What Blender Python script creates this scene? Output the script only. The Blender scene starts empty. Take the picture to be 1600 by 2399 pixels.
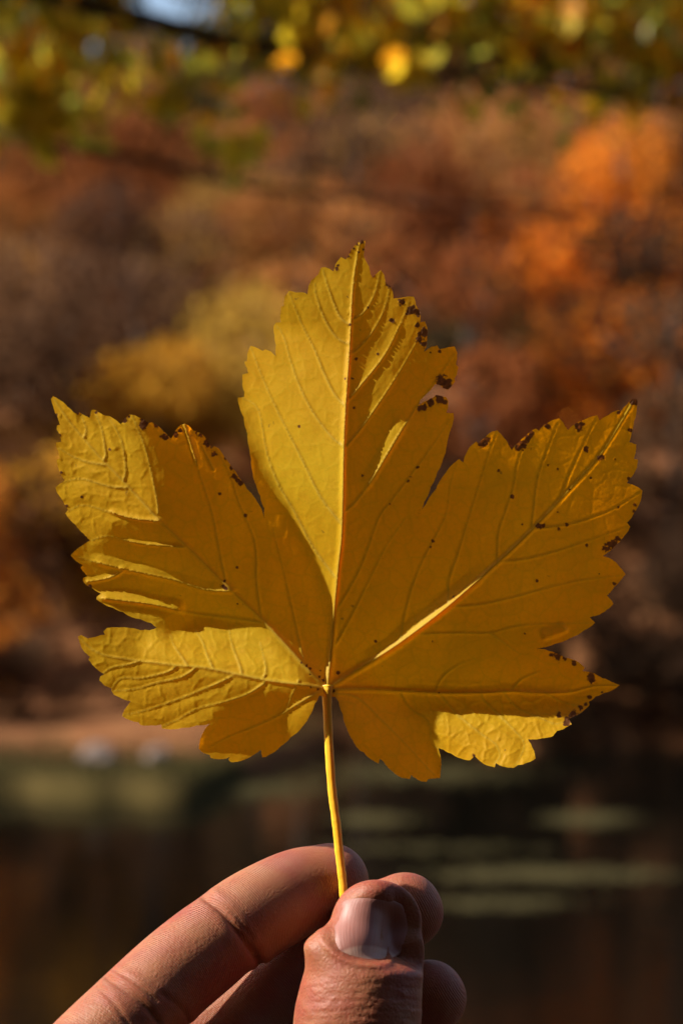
import bpy, bmesh, math, random
import numpy as np
from mathutils import Vector, Matrix, noise
from mathutils.bvhtree import BVHTree
from mathutils.geometry import delaunay_2d_cdt
SC = bpy.context.scene
COL = SC.collection
# ------------------------------------------------------------------ camera, light, exposure
EYE = 3.0            # metres above the water
FOC = 80.0           # mm on a 24 x 36 frame
SD = 0.5333          # distance from the lens to the leaf
cam_d = bpy.data.cameras.new('camera'); cam = bpy.data.objects.new('camera', cam_d); COL.objects.link(cam)
cam.location = (0, 0, EYE); cam.rotation_euler = (math.radians(90), 0, 0)
cam_d.sensor_fit = 'HORIZONTAL'; cam_d.sensor_width = 24.0; cam_d.lens = FOC
cam_d.clip_start = 0.02; cam_d.clip_end = 2000
cam_d.dof.use_dof = True; cam_d.dof.focus_distance = SD + 0.003; cam_d.dof.aperture_fstop = 14.0; cam_d.dof.aperture_blades = 0
SC.camera = cam
SC.render.resolution_x = 682; SC.render.resolution_y = 1024
SUNV = Vector((-0.77, -0.14, 0.61)).normalized()
elev = math.asin(SUNV.z); azim = math.atan2(SUNV.x, SUNV.y)
w = bpy.data.worlds.new('World'); SC.world = w; w.use_nodes = True
nt = w.node_tree; sky = nt.nodes.new('ShaderNodeTexSky'); sky.sky_type = 'NISHITA'; sky.sun_disc = False
sky.sun_elevation = elev; sky.sun_rotation = azim; sky.air_density = 1.0; sky.dust_density = 3.0; sky.ozone_density = 1.0
bg = nt.nodes['Background']; bg.inputs['Strength'].default_value = 0.11
nt.links.new(sky.outputs[0], bg.inputs['Color'])
sl = bpy.data.lights.new('sun', 'SUN'); sl.energy = 5.0; sl.angle = math.radians(0.5); sl.color = (1.0, 0.93, 0.82)
so = bpy.data.objects.new('sun', sl); COL.objects.link(so); so.rotation_euler = SUNV.to_track_quat('Z', 'Y').to_euler()
so.location = (-20, -6, 20)
SC.view_settings.view_transform = 'Standard'; SC.view_settings.look = 'None'; SC.view_settings.exposure = 0.95; SC.view_settings.gamma = 1.0
SC.render.engine = 'CYCLES'
SC.cycles.max_bounces = 8; SC.cycles.diffuse_bounces = 4; SC.cycles.transparent_max_bounces = 8
SC.cycles.sample_clamp_indirect = 6.0
# ------------------------------------------------------------------ helpers
RNG = np.random.default_rng(7); random.seed(7)
def tag(o, label=None, cat=None, group=None, kind=None):
    if label: o['label'] = label
    if cat: o['category'] = cat
    if group: o['group'] = group
    if kind: o['kind'] = kind
    return o
def link_mesh(name, verts, faces, mat=None, parent=None, smooth=True):
    me = bpy.data.meshes.new(name)
    if isinstance(verts, np.ndarray): verts = verts.tolist()
    me.from_pydata(verts, [], faces); me.update()
    if smooth: me.polygons.foreach_set('use_smooth', np.ones(len(me.polygons), dtype=bool))
    if mat: me.materials.append(mat)
    o = bpy.data.objects.new(name, me); COL.objects.link(o)
    if parent: o.parent = parent
    return o
def empty(name, loc=(0, 0, 0)):
    o = bpy.data.objects.new(name, None); o.location = loc; o.empty_display_size = 0.05; COL.objects.link(o); return o
def attr(o, name, vals):
    a = o.data.attributes.new(name, 'FLOAT', 'POINT'); a.data.foreach_set('value', np.asarray(vals, dtype=np.float32))
class Mat:
    def __init__(s, name):
        s.m = bpy.data.materials.new(name); s.m.use_nodes = True; s.t = s.m.node_tree; s.b = s.t.nodes['Principled BSDF']; s.out = s.t.nodes['Material Output']
    def n(s, typ, **kw):
        nd = s.t.nodes.new(typ)
        for k, v in kw.items():
            if k.startswith('i_'): nd.inputs[k[2:].replace('_', ' ')].default_value = v
            else: setattr(nd, k, v)
        return nd
    def l(s, a, b): s.t.links.new(a, b)
    def attr(s, name): return s.n('ShaderNodeAttribute', attribute_name=name).outputs['Fac']
    def math(s, op, a, b=None, clamp=False):
        nd = s.n('ShaderNodeMath', operation=op, use_clamp=clamp)
        for i, v in enumerate((a, b)):
            if v is None: continue
            if isinstance(v, (int, float)): nd.inputs[i].default_value = v
            else: s.l(v, nd.inputs[i])
        return nd.outputs[0]
    def mix(s, f, a, b, mode='MIX'):
        nd = s.n('ShaderNodeMix', data_type='RGBA', blend_type=mode)
        for i, v in ((0, f), (6, a), (7, b)):
            if isinstance(v, (int, float)): nd.inputs[i].default_value = v
            elif isinstance(v, tuple): nd.inputs[i].default_value = (*v, 1.0) if len(v) == 3 else v
            else: s.l(v, nd.inputs[i])
        return nd.outputs[2]
    def noise(s, scale, detail=3, rough=0.55, vec=None, dist=0.0):
        nd = s.n('ShaderNodeTexNoise'); nd.inputs['Scale'].default_value = scale; nd.inputs['Detail'].default_value = detail
        nd.inputs['Roughness'].default_value = rough; nd.inputs['Distortion'].default_value = dist
        if vec is not None: s.l(vec, nd.inputs['Vector'])
        return nd
    def ramp(s, fac, stops):
        nd = s.n('ShaderNodeValToRGB'); s.l(fac, nd.inputs[0]); cr = nd.color_ramp
        while len(cr.elements) < len(stops): cr.elements.new(0.5)
        for e, (p, c) in zip(cr.elements, stops):
            e.position = p; e.color = (*c, 1) if isinstance(c, tuple) else (c, c, c, 1)
        return nd.outputs[0]
def vnoise(x, y, scale, seed=0, octaves=3):
    """smooth value noise in numpy, -1..1"""
    out = np.zeros_like(x, dtype=float); amp = 1.0; tot = 0
    for o in range(octaves):
        u = x/scale; v = y/scale; iu = np.floor(u).astype(np.int64); iv = np.floor(v).astype(np.int64); fu = u-iu; fv = v-iv
        fu = fu*fu*(3-2*fu); fv = fv*fv*(3-2*fv)
        def hsh(a, b):
            q = (a*374761393 + b*668265263 + (seed+o*17)*974711) & 0xffffffff
            q = ((q ^ (q >> 13))*1274126177) & 0xffffffff
            return ((q ^ (q >> 16)) & 0xffff)/32767.5 - 1
        val = (hsh(iu, iv)*(1-fu)+hsh(iu+1, iv)*fu)*(1-fv) + (hsh(iu, iv+1)*(1-fu)+hsh(iu+1, iv+1)*fu)*fv
        out += val*amp; tot += amp; amp *= 0.5; scale = scale/2
    return out/tot
def sstep(a, b, x):
    t = np.clip((x-a)/(b-a), 0, 1); return t*t*(3-2*t)
KPX = 0.3/1600       # one unit of the leaf tracing, per metre of distance
def unproj(P):
    """leaf-tracing units (right, down, towards the lens) -> metres. The leaf and hand stand 0.53 m off, in true size"""
    P = np.asarray(P, dtype=float); dep = SD - P[..., 2]*1e-4
    return np.stack([(P[..., 0]-800)*KPX*dep, dep, EYE - (P[..., 1]-1199.5)*KPX*dep], -1)
def smooth_line(P, n=6):
    P = np.array(P, float); Q = np.vstack([2*P[0]-P[1], P, 2*P[-1]-P[-2]]); out = []
    for i in range(1, len(Q)-2):
        a, b, c, d = Q[i-1:i+3]
        for k in range(n):
            t = k/n; out.append(b+0.5*t*(c-a+t*(2*a-5*b+4*c-d+t*(3*(b-c)+d-a))))
    out.append(P[-1]); return np.array(out)
# ------------------------------------------------------------------ setting: ground, pond
def shore(x): return 23.5 + 5.6*sstep(-1.9, 0.2, x) + 0.25*np.sin(x*1.7+1) + 0.18*np.sin(x*5.1) + 0.1*np.sin(x*11.3+2)
def ground_z(x, y):
    x = np.asarray(x, float); y = np.asarray(y, float); s = shore(x)
    near = 1.4 - 2.4*sstep(5.2, 8.5, y) + 3.0*np.clip(-1.3-y, 0, 12) + 0.3*np.clip(-13.3-y, 0, 30) + np.where(y < -2.5, vnoise(x, y, 5, 12, 2)*.8, 0)  # unseen steep slope behind the camera, added to block sky light
    up = y-s
    far = np.where(up < 0, -1.0+0*up, 0) + np.where(up >= 0, 0.0, 0)
    far = -1.0 + 1.25*sstep(-1.5, 0.4, up) + 0.25*sstep(0.4, 5, up)
    hill = np.clip(y-30.5, 0, 68)*0.262 + 1.1*sstep(29, 33, y)
    z = np.where(y < 14, near, far + hill)
    return z + np.where(y > 29.5, vnoise(x, y, 9, 3, 2)*0.5*sstep(29.5, 34, y), 0) + np.where(up > 0.2, vnoise(x, y, 1.2, 8, 2)*0.05, 0)
def ground_material():
    M = Mat('leaf_litter_ground'); P = M.n('ShaderNodeNewGeometry').outputs['Position']
    n1 = M.noise(2.2, 5, .7, P).outputs['Fac']; n2 = M.noise(14, 3, .7, P).outputs['Fac']
    c = M.ramp(n1, [(.3, (0.06, 0.026, 0.011)), (.5, (0.15, 0.066, 0.026)), (.72, (0.24, 0.12, 0.048))])
    c = M.mix(M.math('MULTIPLY', n2, .5), c, (0.22, 0.08, 0.035))
    sx = M.n('ShaderNodeSeparateXYZ'); M.l(P, sx.inputs[0])
    # a strip of turf along the far edge of the pond
    yy = M.math('ADD', sx.outputs[1], M.math('MULTIPLY', M.noise(.7, 2, .5, P).outputs['Fac'], 1.6))
    g = M.math('MULTIPLY', M.ramp(M.math('MULTIPLY', M.math('SUBTRACT', yy, 23.0), .1), [(.0, 1.0), (.01, 1.0)]), M.ramp(M.math('MULTIPLY', M.math('SUBTRACT', yy, 23.0), .1), [(.27, 1.0), (.37, 0.0)]))
    c = M.mix(M.math('MULTIPLY', g, .92), c, M.mix(n2, (0.022, 0.020, 0.006), (0.05, 0.041, 0.012)))
    c = M.mix(M.ramp(M.math('MULTIPLY', sx.outputs[1], .01), [(.09, 0.0), (.16, 1.0)]), M.mix(n1, (0.018, 0.013, 0.009), (0.05, 0.035, 0.024)), c)  # near bank shaded by a darker colour, so less sun bounces onto the hand
    M.l(c, M.b.inputs['Base Color']); M.b.inputs['Roughness'].default_value = 1.0; M.b.inputs['Specular IOR Level'].default_value = 0.05
    return M.m
def build_setting():
    xs = np.unique(np.r_[np.linspace(-260, -30, 24), np.linspace(-30, -6, 30), np.linspace(-6, 6, 61), np.linspace(6, 30, 30), np.linspace(30, 260, 24)])
    ys = np.unique(np.r_[np.linspace(-120, -14, 12), np.linspace(-13.3, 0, 24), np.linspace(0, 9, 30), np.linspace(9, 20, 12), np.linspace(20, 34, 71), np.linspace(34, 110, 60), np.linspace(110, 420, 24)])
    X, Y = np.meshgrid(xs, ys); Zz = ground_z(X, Y); nx = len(xs)
    V = np.stack([X.ravel(), Y.ravel(), Zz.ravel()], 1)
    F = [(j*nx+i, j*nx+i+1, (j+1)*nx+i+1, (j+1)*nx+i) for j in range(len(ys)-1) for i in range(nx-1)]
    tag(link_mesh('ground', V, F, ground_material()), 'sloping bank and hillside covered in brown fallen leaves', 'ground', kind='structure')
    M = Mat('pond_water'); P = M.n('ShaderNodeNewGeometry').outputs['Position']
    M.b.inputs['Base Color'].default_value = (0.0018, 0.0018, 0.0013, 1); M.b.inputs['Roughness'].default_value = 0.06; M.b.inputs['IOR'].default_value = 1.22
    mp = M.n('ShaderNodeMapping'); mp.inputs['Scale'].default_value = (0.55, 1.6, 1); M.l(P, mp.inputs[0])
    bp = M.n('ShaderNodeBump'); bp.inputs['Strength'].default_value = 0.22; bp.inputs['Distance'].default_value = 0.03
    M.l(M.noise(2.6, 3, .55, mp.outputs[0], .4).outputs['Fac'], bp.inputs['Height']); M.l(bp.outputs[0], M.b.inputs['Normal'])
    w_ = link_mesh('water', [(-120, 5.5, 0), (120, 5.5, 0), (120, 31, 0), (-120, 31, 0)], [(0, 1, 2, 3)], M.m, smooth=False)
    tag(w_, 'dark still pond water', 'water', kind='structure')
# ------------------------------------------------------------------ trees on the far hillside
def foliage_material():
    M = Mat('autumn_foliage'); oi_ = M.n('ShaderNodeObjectInfo'); v = M.attr('var'); v2 = M.attr('var2')
    c = M.mix(v, M.mix(1.0, oi_.outputs['Color'], (0.45, 0.40, 0.35), 'MULTIPLY'), M.mix(1.0, oi_.outputs['Color'], (1.3, 1.4, 1.4), 'MULTIPLY'))
    c = M.mix(M.math('MULTIPLY', v2, .2), c, (0.34, 0.16, 0.07))
    M.l(c, M.b.inputs['Base Color']); M.b.inputs['Roughness'].default_value = 0.8; M.b.inputs['Specular IOR Level'].default_value = 0.08
    T = M.n('ShaderNodeBsdfTranslucent'); M.l(c, T.inputs['Color']); mx = M.n('ShaderNodeMixShader'); mx.inputs[0].default_value = 0.42
    M.l(M.b.outputs[0], mx.inputs[1]); M.l(T.outputs[0], mx.inputs[2]); M.l(mx.outputs[0], M.out.inputs['Surface'])
    return M.m
def bark_material(name, c1, c2):
    M = Mat(name); P = M.n('ShaderNodeTexCoord').outputs['Object']
    mp = M.n('ShaderNodeMapping'); mp.inputs['Scale'].default_value = (6, 6, 1.2); M.l(P, mp.inputs[0])
    n = M.noise(4, 5, .7, mp.outputs[0]).outputs['Fac']; M.l(M.mix(n, c1, c2), M.b.inputs['Base Color']); M.b.inputs['Roughness'].default_value = 0.9
    bp = M.n('ShaderNodeBump'); bp.inputs['Distance'].default_value = 0.03; M.l(n, bp.inputs['Height']); M.l(bp.outputs[0], M.b.inputs['Normal'])
    return M.m
def leaf_cards(cen, size, seed, wid=0.62):
    """small pointed leaves (4-gons folded on the midrib) at the given centres"""
    r = np.random.default_rng(seed); n = len(cen); a = r.normal(size=(n, 3)); a /= np.linalg.norm(a, axis=1)[:, None]
    b = r.normal(size=(n, 3)); b -= (a*b).sum(1)[:, None]*a; b /= np.linalg.norm(b, axis=1)[:, None]; nn = np.cross(a, b)
    s = size*r.uniform(.6, 1.3, n)[:, None]
    V = np.stack([cen-a*s*.5, cen+b*s*.5*wid+nn*s*.08-a*s*.05, cen+a*s*.5, cen-b*s*.5*wid+nn*s*.08-a*s*.05], 1).reshape(-1, 3)
    F = [(4*i, 4*i+1, 4*i+2, 4*i+3) for i in range(n)]
    return V, F
def tube(path, K=7):
    vs = []; fs = []; P = np.array(path, float); n = len(P); T = np.gradient(P[:, :3], axis=0); T /= np.linalg.norm(T, axis=1)[:, None]
    for i in range(n):
        ref = np.array([0, 1, 0]) if abs(T[i][1]) < .9 else np.array([1, 0, 0]); s = np.cross(ref, T[i]); s /= np.linalg.norm(s); u = np.cross(T[i], s)
        for k in range(K): a = 2*math.pi*k/K; vs.append(P[i, :3]+P[i, 3]*(s*math.cos(a)+u*math.sin(a)))
    for i in range(n-1):
        for k in range(K): fs.append((i*K+k, i*K+(k+1) % K, (i+1)*K+(k+1) % K, (i+1)*K+k))
    fs.append(tuple(reversed(range(K)))); fs.append(tuple((n-1)*K+k for k in range(K)))
    return vs, fs
def join(parts):
    V = []; F = []
    for v, f in parts:
        o = len(V); V.extend([tuple(p) for p in v]); F.extend([tuple(i+o for i in q) for q in f])
    return V, F
def make_tree(seed, H, R, n=5200, conical=False, fol=None, bark=None, size=0.18):
    r = np.random.default_rng(seed); root = empty('hillside_tree')
    parts = [tube([(0, 0, -.3, .17), (0.05, 0, H*.25, .13), (-.06, .05, H*.55, .09), (.03, 0, H*.9, .03)])]
    cl = []
    for k in range(16 if not conical else 20):
        if conical: t = r.uniform(.08, 1); z = H*t; rr = R*(1.05-t)*r.uniform(.5, 1); cr_ = R*.42*(1.15-t)
        else:
            t = r.uniform(.12, .97); z = H*t; rr = R*math.sqrt(max(.05, 1-((t-.52)/.52)**2))*r.uniform(.35, .85); cr_ = R*r.uniform(.34, .5)
        a = r.uniform(0, 6.283); c = np.array([rr*math.cos(a), rr*math.sin(a), z]); cl.append((c, cr_))
        parts.append(tube([(0, 0, z*.6, .05), (c[0]*.5, c[1]*.5, z*.85, .035), (*c, .012)], 5))
    V, F = join(parts); link_mesh('trunk', V, F, bark, root)
    cen = []; cv = []; cb = r.uniform(0, 1, len(cl))
    for i in range(n):
        ci = r.integers(len(cl)); cv.append(cb[ci]); c, q = cl[ci]; v = r.normal(size=3); v /= np.linalg.norm(v); cen.append(c+v*q*r.uniform(.6, 1.05)*np.array([1, 1, .8]))
    V, F = leaf_cards(np.array(cen), size, seed+1); o = link_mesh('crown', V, F, fol, root, smooth=False)
    attr(o, 'var', np.repeat(np.clip(.6*np.array(cv)+.4*r.uniform(0, 1, n), 0, 1), 4)); attr(o, 'var2', np.repeat(r.uniform(0, 1, n)**2, 4))
    return root
def copy_tree(root):
    c = root.copy(); COL.objects.link(c)
    for ch in list(root.children):
        d = ch.copy(); COL.objects.link(d); d.parent = c
    return c
RUST = (0.25, 0.078, 0.018); ROSE = (0.42, 0.165, 0.05); TAN = (0.34, 0.15, 0.036); OCH = (0.46, 0.255, 0.04); YOC = (0.72, 0.345, 0.03)
ORA = (0.80, 0.24, 0.02); AMB = (0.76, 0.285, 0.03); BRN = (0.11, 0.055, 0.028); SHADE = (0.034, 0.020, 0.012); OLV = (0.06, 0.055, 0.018); GRN = (0.16, 0.17, 0.025)  # the near-black tone puts the understory's shade into the foliage colour
CN = {RUST: 'rust red', ROSE: 'pale copper', TAN: 'tan brown', OCH: 'ochre', YOC: 'golden yellow', ORA: 'bright orange', AMB: 'amber', BRN: 'dark brown', SHADE: 'shade-darkened', OLV: 'dark olive', GRN: 'green'}
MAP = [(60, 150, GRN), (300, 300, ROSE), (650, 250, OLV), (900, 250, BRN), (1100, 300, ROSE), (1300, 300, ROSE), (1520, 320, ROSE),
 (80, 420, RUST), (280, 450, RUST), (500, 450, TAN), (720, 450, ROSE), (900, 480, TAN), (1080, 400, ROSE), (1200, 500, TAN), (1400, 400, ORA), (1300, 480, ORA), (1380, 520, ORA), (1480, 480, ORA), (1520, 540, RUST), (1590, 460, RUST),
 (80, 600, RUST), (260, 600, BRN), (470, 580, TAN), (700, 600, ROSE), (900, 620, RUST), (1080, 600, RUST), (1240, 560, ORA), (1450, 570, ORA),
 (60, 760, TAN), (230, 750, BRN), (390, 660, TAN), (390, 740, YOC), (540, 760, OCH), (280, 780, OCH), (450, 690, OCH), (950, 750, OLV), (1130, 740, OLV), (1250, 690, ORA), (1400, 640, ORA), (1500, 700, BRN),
 (60, 930, BRN), (260, 900, OCH), (430, 900, OCH), (1050, 900, OLV), (1200, 900, BRN), (1330, 860, ROSE), (1420, 960, SHADE), (1230, 960, SHADE), (1000, 820, SHADE), (1180, 850, SHADE), (1520, 880, SHADE), (1540, 900, BRN),
 (80, 1080, TAN), (300, 1000, OCH), (480, 1050, BRN), (1100, 1100, SHADE), (1350, 1050, SHADE), (1560, 1080, BRN),
 (100, 1200, YOC), (40, 1350, BRN), (200, 1380, AMB), (170, 1500, AMB), (420, 1450, SHADE), (1000, 1300, SHADE), (1300, 1300, SHADE), (1560, 1300, SHADE), (1300, 1500, SHADE), (900, 1500, SHADE), (600, 1450, SHADE)]
def build_hillside():
    fol = foliage_material(); bark = bark_material('bark', (0.05, 0.032, 0.022), (0.14, 0.10, 0.075))
    protos = [make_tree(11, 6.2, 2.3, fol=fol, bark=bark), make_tree(23, 5.2, 2.6, fol=fol, bark=bark), make_tree(37, 7.0, 2.1, fol=fol, bark=bark), make_tree(53, 4.4, 2.2, 4500, fol=fol, bark=bark), make_tree(71, 5.0, 1.8, 7000, True, fol=fol, bark=bark)]
    used = set(); rows = [29.4, 30.8, 33, 36.5, 41, 45.5, 51, 57, 63.5, 71, 79, 88, 97]; rr = random.Random(5)
    names = ['undergrowth', 'waterside', 'lowest', 'second', 'third', 'fourth', 'fifth', 'sixth', 'seventh', 'eighth', 'ninth', 'tenth', 'top']
    ordn = ['first', 'second', 'third', 'fourth', 'fifth', 'sixth', 'seventh', 'eighth', 'ninth', 'tenth', 'eleventh', 'twelfth', 'thirteenth', 'fourteenth', 'fifteenth', 'sixteenth', 'seventeenth', 'eighteenth']
    for ri, y in enumerate(rows):
        hw = 0.15*y+4.5+.03*y; seen = 0; outl = 0; n = int(round(2*hw/(2.8 if ri > 1 else (1.3 if ri == 0 else 2.4)))); 
        for i in range(n):
            x = -hw+2*hw*(i+.5)/n+rr.uniform(-.5, .5)+(0.8 if ri % 2 else -.8); yy = y+rr.uniform(-1.2, 1.2); k = rr.randrange(4); sc = rr.uniform(.62, .95)
            if ri == 0: k = 3; sc = rr.uniform(.30, .4) if x < -.6 else rr.uniform(.42, .55); yy = 28.0+rr.uniform(-.2, .2) if x < -1.2 else 29.55+rr.uniform(-.1, .15)
            if ri == 1: k = 3; sc = rr.uniform(.7, .85) if x < -.8 else rr.uniform(.6, .75)
            if ri > 9: sc = rr.uniform(.95, 1.2) * (.78 if abs(x/yy/KPX+400) < 110 else 1)
            z = float(ground_z(x, yy)); zc = z+protos[k].children[1].bound_box[1][2]*.8*sc
            px = 800+x/yy/KPX; py = 1199.5-(zc-EYE)/yy/KPX
            px2, py2 = px+rr.uniform(-50, 50), py+rr.uniform(-30, 30)
            colr = min(MAP, key=lambda m: (m[0]-px2)**2+(m[1]-py2)**2)[2]
            if colr is SHADE and ri > 1 and py < 760: colr = BRN
            if ri == 0: colr = BRN if x < -1 else SHADE
            if ri == 1: colr = AMB if x < -3.3 else (YOC if x < -1.1 else SHADE)
            if colr is SHADE and ri > 1: k = 4; sc = rr.uniform(.7, .9)
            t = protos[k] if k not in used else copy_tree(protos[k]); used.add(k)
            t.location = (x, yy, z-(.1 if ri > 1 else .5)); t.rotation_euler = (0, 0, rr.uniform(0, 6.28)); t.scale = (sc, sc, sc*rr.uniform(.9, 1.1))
            j = [rr.uniform(.82, 1.2) for _ in range(3)]
            for ch in t.children:
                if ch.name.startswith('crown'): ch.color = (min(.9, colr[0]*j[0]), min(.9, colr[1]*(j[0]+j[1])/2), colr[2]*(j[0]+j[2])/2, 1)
            inv = abs(x) > .15*yy+1.0; seen += 0 if inv else 1; outl += 1 if inv else 0
            tag(t, f"{CN[colr]} tree beyond the {'left' if x < 0 else 'right'} edge of the view, {ordn[outl-1]} such in the {names[ri]} row" if inv else f'{CN[colr]} tree, {ordn[seen-1]} from the left in the {names[ri]} row of the far hillside', 'tree', 'autumn trees on the far hillside')
    for k, p in enumerate(protos):
        if k not in used:
            for ch in list(p.children): bpy.data.objects.remove(ch)
            bpy.data.objects.remove(p)
# ------------------------------------------------------------------ the overhanging tree on the near bank
def W(px, py, y): return ((px-800)*KPX*y, y, EYE-(py-1199.5)*KPX*y)
def build_overhang():
    bark = bark_material('dark_bark', (0.025, 0.018, 0.013), (0.09, 0.065, 0.045)); r = np.random.default_rng(99)
    root = empty('overhanging_tree', (-3.3, 4.6, 1.35))
    tag(root, 'tree with thin dark branches and yellow-green leaves hanging over the top of the view', 'tree')
    O = np.array(root.location)
    V, F = tube([(-3.3, 4.6, .9, .24), (-3.28, 4.6, 1.6, .19), (-3.25, 4.65, 3.2, .16), (-3.32, 4.7, 5.2, .12), (-3.2, 4.8, 7.4, .07), (-3.1, 4.8, 9, .02)], 14); link_mesh('trunk', np.array(V)-O, F, bark, root)
    b1 = [(-3.3, 4.7, 5.0, .06)]+[(*W(x, y, d), q) for x, y, d, q in ((-900, -420, 4.8, .042), (-300, -150, 4.9, .030), (180, 0, 5.0, .024), (450, 72, 5.0, .021), (700, 128, 5.1, .017), (900, 165, 5.1, .013), (1200, 190, 5.2, .010), (1500, 240, 5.3, .007), (1850, 330, 5.4, .004))]
    b2 = [(-3.25, 4.65, 3.9, .04)]+[(*W(x, y, d), q) for x, y, d, q in ((-900, 160, 5.0, .022), (-200, 290, 5.2, .014), (100, 335, 5.3, .011), (350, 375, 5.3, .0095), (560, 432, 5.4, .008), (900, 470, 5.4, .006), (1200, 490, 5.5, .005), (1550, 505, 5.5, .004))]
    b3 = [(-3.3, 4.7, 5.6, .05)]+[(*W(x, y, d), q) for x, y, d, q in ((-600, -600, 4.8, .035), (100, -380, 4.9, .028), (700, -260, 5.0, .02), (1200, -160, 5.1, .013), (1700, -60, 5.2, .006))]
    for b in (b1, b2, b3):
        p = smooth_line(b, 5); v, f = tube(p, 9); link_mesh('branch', np.array(v)-O, f, bark, root)
    S1, S2, S3 = (smooth_line(b, 8) for b in (b1, b2, b3))
    cen = []; tw = []; col = []
    def low(px): return np.interp(px, [-300, 0, 150, 260, 330, 430, 600, 800, 1000, 1200, 1400, 1600, 1900], [330, 345, 330, 200, 230, 280, 215, 190, 215, 220, 230, 190, 150])
    for k in range(300):
        px = r.uniform(-350, 1950); lo_ = low(px); py = r.uniform(-420, lo_-25); d = r.uniform(4.9, 5.7)
        if 310 < px < 500 and -60 < py < 85: continue
        if 600 < px < 1100 and py > 150 and r.random() < .4: continue
        c = np.array(W(px, py, d)); S_ = S1 if r.random() < .6 else S3; j = np.argmin(((S_[:, :3]-c)**2).sum(1)+r.uniform(0, .02, len(S_)))
        a = S_[j, :3]; mid = (a+c)/2+r.normal(size=3)*.04; tw.append(tube(smooth_line([(*a, .004), (*mid, .003), (*c, .0015)], 4), 5))
        m = r.integers(8, 18); base = r.random()**.7
        for q in range(m):
            t = r.uniform(.35, 1.05); p = a+(c-a)*t+r.normal(size=3)*.055; cen.append(p); col.append(np.clip(base+r.normal()*.25, 0, 1))
    for px, py, m in ((555, 350, 7), (560, 385, 5), (600, 345, 4), (40, 300, 20), (100, 230, 20), (30, 180, 18), (410, 215, 9), (370, 250, 7), (150, 250, 14), (60, 250, 18), (130, 310, 10), (230, 270, 6)):
        d = 5.2; c = np.array(W(px, py, d)); j = np.argmin(((S2[:, :3]-c)**2).sum(1)); a = S2[j, :3]
        tw.append(tube(smooth_line([(*a, .004), (*((a+c)/2+r.normal(size=3)*.01), .003), (*c, .0015)], 4), 5))
        for q in range(m): cen.append(c+r.normal(size=3)*.022); col.append(.3+.5*r.random())
    v, f = join(tw); link_mesh('twigs', np.array(v)-O, f, bark, root)
    cen = np.array(cen); col = np.array(col); qx = 800+cen[:, 0]/cen[:, 1]/KPX; qy = 1199.5-(cen[:, 2]-EYE)/cen[:, 1]/KPX
    kp = ((qx-400)/115)**2+((qy+5)/62)**2 > 1; cen = cen[kp]; col = col[kp]; n = len(cen); a = r.normal(size=(n, 3)); a[:, 2] -= .5; a /= np.linalg.norm(a, axis=1)[:, None]; nn = r.normal(size=(n, 3))*.8+np.array(SUNV)*.7
    b = np.cross(nn, a); b /= np.linalg.norm(b, axis=1)[:, None]; u = np.cross(a, b); s = .062*r.uniform(.6, 1.2, n)
    shape = [(-.5, 0, 0), (-.3, .3, .03), (.05, .4, .06), (.5, 0, -.05), (.05, -.4, .06), (-.3, -.3, .03)]
    V = np.stack([cen+a*(s*x)[:, None]+b*(s*y_)[:, None]+u*(s*z_)[:, None] for x, y_, z_ in shape], 1).reshape(-1, 3)
    F = []
    for i in range(n): k = 6*i; F += [(k, k+1, k+2, k+3), (k, k+3, k+4, k+5)]
    M = Mat('yellow_green_foliage'); v1 = M.attr('var')
    c = M.ramp(v1, [(0.0, (0.26, 0.28, 0.04)), (.3, (0.52, 0.50, 0.06)), (.55, (0.78, 0.64, 0.05)), (.8, (0.90, 0.60, 0.02)), (1.0, (0.86, 0.36, 0.015))])
    M.l(c, M.b.inputs['Base Color']); M.b.inputs['Roughness'].default_value = 0.38
    T = M.n('ShaderNodeBsdfTranslucent'); M.l(c, T.inputs['Color']); mx = M.n('ShaderNodeMixShader'); mx.inputs[0].default_value = 0.68
    M.l(M.b.outputs[0], mx.inputs[1]); M.l(T.outputs[0], mx.inputs[2]); M.l(mx.outputs[0], M.out.inputs['Surface'])
    o = link_mesh('crown', V-O, F, M.m, root, smooth=False); attr(o, 'var', np.repeat(col, 6))
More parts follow.
